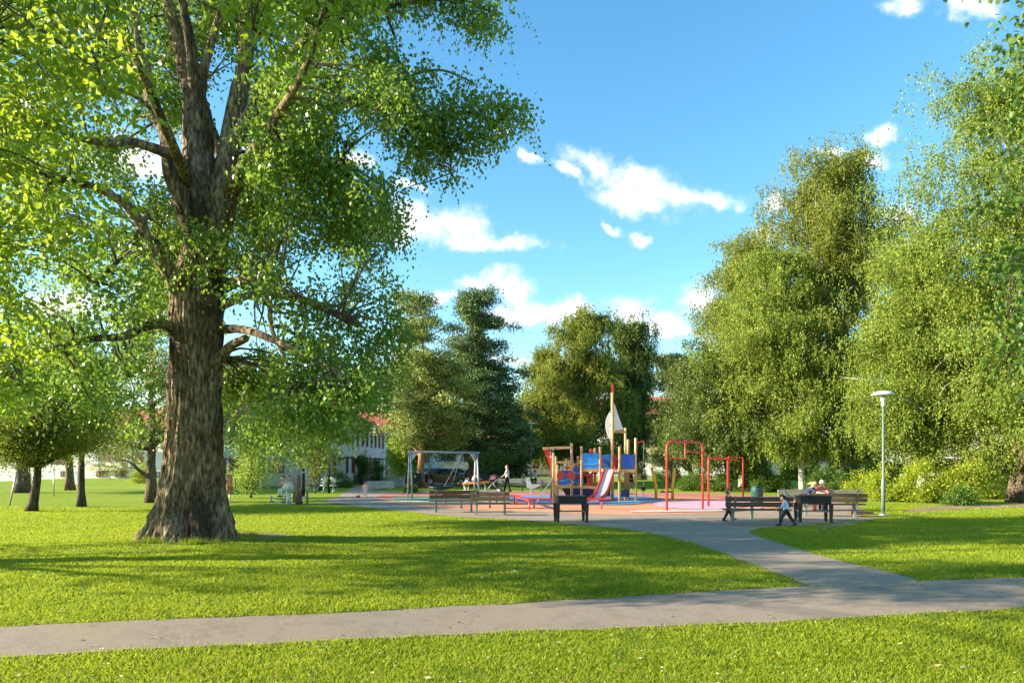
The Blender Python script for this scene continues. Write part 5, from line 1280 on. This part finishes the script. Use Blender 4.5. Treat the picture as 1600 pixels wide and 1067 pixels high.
# ---------------------------------------------------------------- outdoor exercise machines on the left
b = G(446, 789); s = 1/F*b.y; t = thing('exercise_machine', 'big grey outdoor exercise station with four tall tubes and round plate, children on it', 'exercise machine', b, R(-6), 'outdoor exercise machines')
for px, h, y in ((-10, 55, .9), (-5, 57, 1.2), (5, 58, .7), (7, 56, 1.1), (16, 54, .3), (22, 56, .9)):
    MB().tube([(px*s, y, -.05), (px*s+.02, y, h*s)], .05, 8).build('upright', M['machine_brown'], t, True)
MB().cyl((6*s, -.1, .78), (6*s, -.03, .80), .24, n=24).build('round_plate', M['machine'], t, True)
MB().tube([(3*s, 0, 0), (3*s, 0, .7)], .06, 8).tube([(5*s, 0, .1), (5*s, 0, .5)], .09, 8).build('stand', M['machine'], t, True)
MB().tube([(-26*s, .1, .10), (-2*s, .1, .06), (14*s, .1, .08)], .04, 8).tube([(-25*s, .1, .05), (-25*s, .1, .42), (-20*s, .1, .28), (-6*s, .3, .22)], .032, 8).build('base_frame', M['machine'], t, True)
for x in (-8, -1): MB().box((x*s, .5, .62), (.32, .34, .08)).cyl((x*s, .5, 0), (x*s, .5, .6), .04).build('seat', M['machine'], t)
for x in (-24, -5): MB().box((x*s, .1, .14), (.12, .26, .05)).build('pedal', M['black'], t)
MB().tube([(19*s, .2, 0), (19*s, .2, 1.35)], .09, 8).build('rope_column', M['panel_brown'], t, True)
b = G(474, 777); t = thing('cross_trainer', 'black post cross trainer with long white swing arms', 'exercise machine', b, R(5), 'outdoor exercise machines')
MB().cyl((0, 0, -.05), (0, 0, 1.6), .09).build('post', M['black_metal'], t, True)
MB().tube([(-.15, .1, .45), (.1, .1, .42), (.75, .1, .46), (1.25, .1, 1.4)], .028, 8).build('swing_arm', M['machine'], t, True)
MB().tube([(-.1, -.1, .3), (-.45, -.1, .42), (-.1, -.1, 1.35), (.2, -.1, 1.5)], .028, 8).build('swing_arm', M['machine'], t, True)
for x, y in ((.9, .15), (-.4, -.15)): MB().box((x, y, .5), (.25, .12, .28 if x > 0 else .06)).build('foot_rest', M['black'], t)
MB().lathe([(.25, 0), (.22, .04), (.1, .05)], n=16).build('base', M['machine'], t)
b = G(514, 770); t = thing('twist_trainer', 'black post trainer with white overhead bar and two white round seats', 'exercise machine', b, R(0), 'outdoor exercise machines')
MB().cyl((0, 0, -.05), (0, 0, 1.95), .075).build('post', M['black_metal'], t, True)
MB().tube([(-.78, 0, 1.66), (0, -.1, 1.66), (.78, 0, 1.68)], .03, 8).build('hand_bar', M['machine'], t, True)
for s_ in (-1, 1):
    MB().cyl((s_*.22, -.05, .78), (s_*.26, .03, .84), .24, n=20).build('back_plate', M['white'], t, True)
    MB().lathe([(.2, .44), (.22, .48), (.18, .54), (.02, .56)], (s_*.3, -.1, 0), 16).cyl((s_*.3, -.1, .1), (s_*.3, -.1, .45), .04).build('seat', M['machine'], t, True)
    MB().tube([(s_*.3, -.1, .12), (s_*.42, -.2, .2), (s_*.3, -.3, .08)], .04, 8).build('foot_rest', M['machine'], t, True)
b = G(359, 786); t = thing('wooden_signpost', 'rust brown carved post on a thin white pole, just right of the giant trunk', 'post', b, R(0))
MB().cyl((0, 0, -.05), (0, 0, .55), .028).build('pole', M['galv'], t, True)
MB().prism([(-.09, .45), (.07, .45), (.12, .58), (.10, 1.25), (.04, 1.38), (-.05, 1.36), (-.10, 1.2)], -.05, .05).build('panel', M['panel_brown'], t)
MB().tube([(.08, 0, .58), (.22, 0, .6), (.25, 0, .8), (.26, 0, 1.15)], .022, 8).build('crank_handle', M['panel_brown'], t, True)

# ---------------------------------------------------------------- stroller
b = G(773, 769.5); t = thing('stroller', 'black stroller with pink hood pushed by the standing man', 'stroller', (b.x, b.y, b.z), 0)
for x, r in ((-.52, .12), (.26, .16)):
    for y in (-.27, .27):
        wl = MB().cyl((x, y-.02, r), (x, y+.02, r), r, n=18).build('wheel', M['black'], t, True); MB().cyl((x, y-.025, r), (x, y+.025, r), r*.62, n=14).build('rim', M['white'], wl)
fr_ = MB()
for y in (-.25, .25): fr_.tube([(-.52, y, .12), (-.25, y, .48), (.12, y, .80), (.48, y, 1.02)], .018, 6).tube([(.26, y, .16), (.02, y, .4), (-.12, y, .62)], .018, 6)
fr_.cyl((.48, -.25, 1.02), (.48, .25, 1.02), .022, n=8).build('frame', M['galv'], t, True)
MB().box((-.06, 0, .32), (.5, .42, .16)).build('basket', M['black'], t)
MB().prism([(-.38, .66), (-.30, .56), (.06, .56), (.22, .95), (.14, 1.0), (-.02, .68)], -.2, .2).build('seat', M['black'], t)
hd_ = MB(); pk = mat('pink_fabric', (.72, .36, .45), .8, 0, .1, 6)
for k in range(7):
    a0 = R(20+k*20); a1 = R(40+k*20)
    hd_.add([(-.05+.36*math.cos(a_), y, .82+.34*math.sin(a_)) for a_ in (a0, a1) for y in (-.23, .23)]+[(-.05+.33*math.cos(a_), y, .82+.31*math.sin(a_)) for a_ in (a0, a1) for y in (-.23, .23)], [(0, 1, 3, 2), (4, 6, 7, 5)])
hd_.add([(-.05, y, .82) for y in (-.23, .23)], []); hd_.ball((-.10, 0, .98), .2, 12, (1.2, 1.1, .8)); hd_.build('hood', pk, t)
# ---------------------------------------------------------------- people
SKIN = mat('skin', (.52, .28, .18), .55, 0, .08, 9)
SKIN2 = mat('fair_skin', (.62, .38, .27), .55, 0, .08, 9)
fab = lambda n, c: mat(n, c, .85, 0, .18, 9, .3, 60)
SHOE = fab('black_shoes', (.02, .02, .022)); EYE = mat('dark_eyes', (.02, .015, .012), .2)
def capsule(mb, a, b, r0, r1, n=12):
    a, b = Vector(a), Vector(b); d = b-a; L = d.length
    t_ = d/L if L > 1e-6 else Vector((0, 0, 1)); u_ = t_.orthogonal().normalized(); v_ = t_.cross(u_)
    rings = []
    for k in range(1, 4): q = math.pi/2*(1-k/4); rings.append((a-t_*r0*math.sin(q), r0*math.cos(q)))
    rings += [(a, r0), (b, r1)]
    for k in range(1, 4): q = math.pi/2*k/4; rings.append((b+t_*r1*math.sin(q), r1*math.cos(q)))
    V = [p+(u_*math.cos(2*math.pi*i/n)+v_*math.sin(2*math.pi*i/n))*r for p, r in rings for i in range(n)]
    m = len(rings); Fs = [(j*n+i, j*n+(i+1) % n, (j+1)*n+(i+1) % n, (j+1)*n+i) for j in range(m-1) for i in range(n)]
    Fs += [tuple(range(n-1, -1, -1)), tuple(range((m-1)*n, m*n))]; mb.add(V, Fs)
def remesh(mb, name, mt, parent, vox):
    me = bpy.data.meshes.new('raw'); me.from_pydata(mb.V, [], mb.F); me.update()
    o = bpy.data.objects.new('raw', me); COL.objects.link(o)
    md = o.modifiers.new('r', 'REMESH'); md.mode = 'VOXEL'; md.voxel_size = vox; md.use_smooth_shade = True
    s_ = o.modifiers.new('s', 'SMOOTH'); s_.factor = .5; s_.iterations = 2
    dg = bpy.context.evaluated_depsgraph_get(); me2 = bpy.data.meshes.new_from_object(o.evaluated_get(dg)); bpy.data.objects.remove(o)
    me2.materials.clear(); return link_mesh(name, me2, mt, parent, True)
def person(label, loc, rz, h, top, legs, hair, pose={}, kid=False, skin=SKIN2, seat=None, longhair=False, bare_legs=False, shoe=SHOE, bun=False, dress=False, sleeve=1.0):
    """facing local +y. pose angles in degrees: lean, th/kn (l, r), sh/ab/el (l, r), head"""
    t = thing('person', label, 'person', loc, rz)
    p = dict(lean=0, th=(0, 0), kn=(0, 0), sh=(0, 0), ab=(8, 8), el=(10, 10), head=0, inw=(0, 0)); p.update(pose)
    leg, tor, hd = (.235, .27, .18) if kid else (.245, .295, .132)
    sw, hw = (.115, .05) if kid else (.108, .052)
    tk = 1.15 if kid else 1.0
    dn = lambda a, s=0: Vector((math.sin(R(s)), math.sin(R(a))*math.cos(R(s)), -math.cos(R(a))*math.cos(R(s))))
    up = Vector((0, math.sin(R(p['lean'])), math.cos(R(p['lean']))))
    pel = Vector((0, 0, 0)); chest = pel+up*tor*h*.62; sho = pel+up*tor*h; neck = sho+up*.03*h
    hl = Vector((0, math.sin(R(p['lean']*.5+p['head'])), math.cos(R(p['lean']*.5+p['head']))))
    hc = neck+hl*hd*h*.55; fw = Vector((0, hl.z, -hl.y))
    B = MB(); SH = MB(); TR = MB(); FT = []
    capsule(B, pel, chest, .062*h*tk, .066*h*tk); capsule(B, chest, sho-up*.02*h, .066*h*tk, .05*h*tk)
    for s in (-1, 1): capsule(B, sho+Vector((s*sw*.2*h, 0, -.01*h)), sho+Vector((s*sw*.86*h, 0, -.02*h)), .04*h, .034*h)
    capsule(B, sho-up*.02*h, neck+hl*.03*h, .028*h*tk, .026*h*tk)
    capsule(B, hc-hl*hd*h*.08+fw*hd*.06*h, hc+hl*hd*h*.12, hd*.37*h, hd*.42*h, 16)
    capsule(B, hc-hl*hd*h*.30+fw*hd*.16*h, hc-hl*hd*h*.1+fw*hd*.1*h, hd*.20*h, hd*.3*h)          # jaw
    capsule(B, hc-hl*hd*.02*h+fw*hd*.44*h, hc-hl*hd*.14*h+fw*hd*.5*h, hd*.05*h, hd*.075*h, 8)   # nose
    capsule(B, hc-hl*hd*.27*h+fw*hd*.385*h+Vector((-.02*h*tk*.5, 0, 0)), hc-hl*hd*.27*h+fw*hd*.385*h+Vector((.02*h*tk*.5, 0, 0)), hd*.045*h, hd*.045*h, 8)   # mouth
    for s in (-1, 1): capsule(B, hc+Vector((s*hd*.42*h, 0, 0))-hl*hd*.1*h, hc+Vector((s*hd*.44*h, 0, 0))+hl*hd*.05*h, hd*.06*h, hd*.08*h, 8)
    if dress: capsule(SH, pel-Vector((0, 0, .14*h)), pel+up*tor*.2*h, .12*h, .085*h)
    capsule(SH, pel+up*(-.0*h), chest, .074*h*tk, .075*h*tk); capsule(SH, chest, sho-up*.022*h, .075*h*tk, .058*h*tk)
    capsule(TR, pel-up*.01*h, pel+up*.05*h, .073*h*tk, .070*h*tk)
    for i, s in enumerate((-1, 1)):
        hj = pel+Vector((s*hw*h, 0, -.01*h)); d1 = dn(p['th'][i], s*2); k_ = hj+d1*leg*h; d2 = dn(p['th'][i]-p['kn'][i], s*1); an = k_+d2*leg*.93*h
        capsule(B, hj, k_, .050*h*tk, .034*h*tk); capsule(B, k_, k_+d2*leg*.35*h, .034*h*tk, .036*h*tk); capsule(B, k_+d2*leg*.35*h, an, .036*h*tk, .020*h*tk)
        if not bare_legs: capsule(TR, hj, k_, .058*h*tk, .042*h*tk); capsule(TR, k_, k_+(an-k_)*.94, .042*h*tk, .031*h*tk)
        else: capsule(TR, hj, hj+d1*leg*.7*h, .060*h*tk, .056*h*tk)
        fp = p['th'][i]-p['kn'][i]; fd = Vector((0, math.cos(R(fp*.6)), math.sin(R(fp*.6))))
        heel = an+d2*.022*h-fd*.018*h; toe = heel+fd*.12*h*(1.05 if kid else 1)
        capsule(B, an, heel, .021*h*tk, .020*h*tk); S_ = MB(); capsule(S_, heel, toe, .026*h*tk, .020*h*tk); capsule(S_, heel+Vector((0, 0, .012*h)), heel+fd*.06*h+Vector((0, 0, .012*h)), .027*h*tk, .02*h); FT.append((S_, min(heel.z, toe.z)-.026*h*tk))
        sj = sho+Vector((s*sw*h, 0, -.025*h)); ab = s*p['ab'][i]; e_ = sj+dn(p['sh'][i], ab)*.165*h; fd2 = dn(p['sh'][i]+p['el'][i], ab*.6-s*p['inw'][i]); wr = e_+fd2*.145*h
        capsule(B, sj, e_, .031*h*tk, .025*h*tk); capsule(B, e_, wr, .025*h*tk, .016*h*tk)
        capsule(SH, sj, sj+(e_-sj)*(.75 if sleeve else .3), .038*h*tk, .036*h*tk)
        if sleeve > 1: capsule(SH, e_, wr*.8+e_*.2, .033*h*tk, .026*h*tk); capsule(SH, sj, e_, .038*h*tk, .033*h*tk)
        # hand: palm, four curled fingers of different lengths, thumb off the side of the palm
        side = Vector((1, 0, 0)); bk_ = fd2.cross(side).normalized(); side = bk_.cross(fd2).normalized()
        for q in (-.012, .012): capsule(B, wr+side*q*h*.6, wr+fd2*.042*h+side*q*h, .0115*h, .011*h, 8)
        for q, ln in ((-.019, .034), (-.0065, .042), (.0065, .039), (.019, .031)):
            b0 = wr+fd2*.046*h+side*q*h; b1 = b0+fd2*ln*.55*h; b2 = b1+(fd2*.75-bk_*.6)*ln*.5*h
            capsule(B, b0, b1, .0052*h, .0050*h, 7); capsule(B, b1, b2, .0050*h, .0042*h, 7)
        b0 = wr+fd2*.016*h-side*s*.016*h; b1 = b0+(fd2*.6-side*s*.8)*.024*h; capsule(B, b0, b1, .0068*h, .006*h, 7); capsule(B, b1, b1+fd2*.02*h, .006*h, .005*h, 7)
    lo = min(q for _, q in FT); dz = -lo if seat is None else seat
    ch = [remesh(B, 'body', skin, t, .0055*h), remesh(SH, 'shirt' if not dress else 'dress', top, t, .009*h)]
    if not dress: ch.append(remesh(TR, 'trousers' if not bare_legs else 'shorts', legs, t, .009*h))
    for S_, _ in FT: ch.append(remesh(S_, 'shoe', shoe, t, .008*h))
    Hm = MB(); capsule(Hm, hc+hl*hd*.10*h-fw*hd*.07*h, hc+hl*hd*.22*h-fw*hd*.0*h, hd*.43*h, hd*.40*h, 16); capsule(Hm, hc-hl*hd*.1*h-fw*hd*.16*h, hc+hl*hd*.1*h-fw*hd*.12*h, hd*.34*h, hd*.38*h, 14)
    if longhair: capsule(Hm, hc-fw*hd*.25*h, hc-hl*hd*.9*h-fw*hd*.3*h, hd*.3*h, hd*.2*h)
    if bun: capsule(Hm, hc-fw*hd*.45*h, hc-hl*hd*.5*h-fw*hd*.75*h, hd*.2*h, hd*.16*h)
    ch.append(remesh(Hm, 'hair', hair, t, .008*h))
    for s in (-1, 1): ch.append(MB().ball(hc+fw*hd*.45*h+Vector((s*hd*.17*h, 0, 0))+hl*hd*.03*h, hd*.055*h, 8).build('eye', EYE, t, True))
    for c in ch: c.location = (0, 0, dz)
    return t
brown = fab('brown_hair', (.10, .045, .02)); black_h = fab('black_hair', (.02, .014, .01)); blond = fab('blond_hair', (.55, .36, .14)); grey_h = fab('white_hair', (.72, .70, .66)); red_h = fab('auburn_hair', (.28, .09, .03))
navy_f = fab('navy_cloth', (.02, .035, .085)); blk = fab('black_cloth', (.012, .012, .014)); lblue = fab('pale_blue_cloth', (.50, .60, .78)); gry = fab('grey_cloth', (.50, .51, .55)); coral = fab('coral_cloth', (.75, .12, .09))
wht = fab('white_cloth', (.72, .70, .70)); teal = fab('teal_cloth', (.05, .48, .40)); pinkf = fab('pale_pink_cloth', (.70, .52, .52)); jean = fab('denim_cloth', (.08, .13, .24)); tan = fab('tan_cloth', (.42, .30, .22))
b = G(1138, 815); person('small boy in navy shirt and black trousers at the left end of the long bench', b, R(-80), 52/F*b.y, navy_f, blk, brown, dict(th=(24, -16), kn=(6, 14), sh=(12, -8), el=(25, 25), head=-8), kid=True)
b = G(1229, 822); person('small boy in pale blue shirt climbing off the right end of the long bench', (b.x-.05, b.y-.12, b.z), R(65), 52/F*b.y, lblue, blk, black_h, dict(lean=10, th=(34, -28), kn=(20, 6), sh=(32, 28), el=(50, 40), head=28, ab=(14, 10)), kid=True)
b = Vector(b7); wy = b.y+.72
person('seated woman in navy T-shirt with blond ponytail, leaning over the table', (b.x-.10, wy, b.z), R(-118), 1.66, navy_f, fab('orange_skirt', (.50, .10, .05)), blond, dict(lean=34, th=(80, 84), kn=(78, 84), sh=(72, 62), el=(14, 20), head=24), seat=.52, bun=True)
person('white haired woman in coral top seated at the table with her head bowed', (b.x+.62, wy+.1, b.z), R(168), 1.62, coral, blk, grey_h, dict(lean=18, th=(82, 84), kn=(80, 84), sh=(35, 40), el=(62, 55), head=24, inw=(14, 14)), seat=.52)
b = G(789, 769); person('man in grey T-shirt and black trousers standing behind the stroller', (b.x+.15, b.y, b.z), R(82), 42.5/F*b.y, gry, blk, red_h, dict(th=(14, -8), kn=(4, 8), sh=(22, 30), el=(35, 28), head=8), sleeve=1)
b = G(571, 778); person('toddler in pale pink suit walking away toward the road with a push toy', b, R(20), 26/F*b.y, pinkf, pinkf, red_h, dict(th=(12, -12), kn=(6, 10), sh=(30, 20), el=(30, 20)), kid=True, sleeve=2)
tb = thing('push_toy', 'little red push toy on a thin handle left of the toddler', 'toy', (b.x-.42, b.y+.1, b.z), R(20))
for y in (-.08, .08): MB().cyl((0, y-.015, .06), (0, y+.015, .06), .06, n=12).build('wheel', M['red'], tb, True)
MB().box((0, 0, .1), (.2, .14, .1)).build('body', M['red_hpl'], tb); MB().cyl((0, 0, .12), (.22, -.1, .52), .012).build('handle', M['galv'], tb)
b = Vector(gp(742, 45.2)); person('child in white top bending forward on the orange see-saw', (b.x-.1, b.y, b.z), R(-70), 1.3, wht, jean, brown, dict(lean=24, th=(70, 76), kn=(60, 50), sh=(40, 50), el=(20, 20), head=10), kid=True, seat=.78)
b = Vector(gp(735, 46)); person('smaller child in pale blue crawling up the left end of the see-saw', (b.x-.42, b.y-.1, b.z), R(-80), 1.1, lblue, gry, brown, dict(lean=46, th=(30, 10), kn=(30, 20), sh=(70, 74), el=(10, 12), head=-10), kid=True, seat=.50)
b = Vector(gp(815, 61.3)); person('person in white top sitting at the left of the far picnic table', (b.x, b.y, b.z), R(-70), 1.7, wht, blk, brown, dict(lean=14, th=(84, 84), kn=(84, 84), sh=(40, 36), el=(50, 50)), seat=.52)
b = Vector(gp(838, 61.3)); person('person in pale top sitting at the right of the far picnic table', (b.x, b.y, b.z), R(75), 1.7, lblue, blk, black_h, dict(lean=12, th=(84, 84), kn=(84, 84), sh=(40, 36), el=(50, 50)), seat=.52)
b = G(446, 789); s = 1/F*b.y
person('bare chested child sitting at the left on the big exercise station', (b.x-8*s, b.y+.55, b.z), R(160), 1.15, fab('peach_cloth', (.62, .36, .26)), wht, brown, dict(th=(80, 80), kn=(84, 84), sh=(40, 30), el=(50, 60), lean=8), kid=True, seat=.72)
person('child in peach top sitting in the middle of the big exercise station', (b.x-.5*s, b.y+.6, b.z), R(175), 1.15, fab('salmon_cloth', (.68, .40, .32)), wht, red_h, dict(th=(80, 80), kn=(84, 84), sh=(50, 30), el=(40, 60)), kid=True, seat=.72)
person('child in teal shirt and cap standing at the right of the big exercise station', (b.x+12*s, b.y+.9, b.z), R(90), 1.3, teal, jean, teal, dict(th=(10, -6), sh=(50, 40), el=(30, 40)), kid=True)
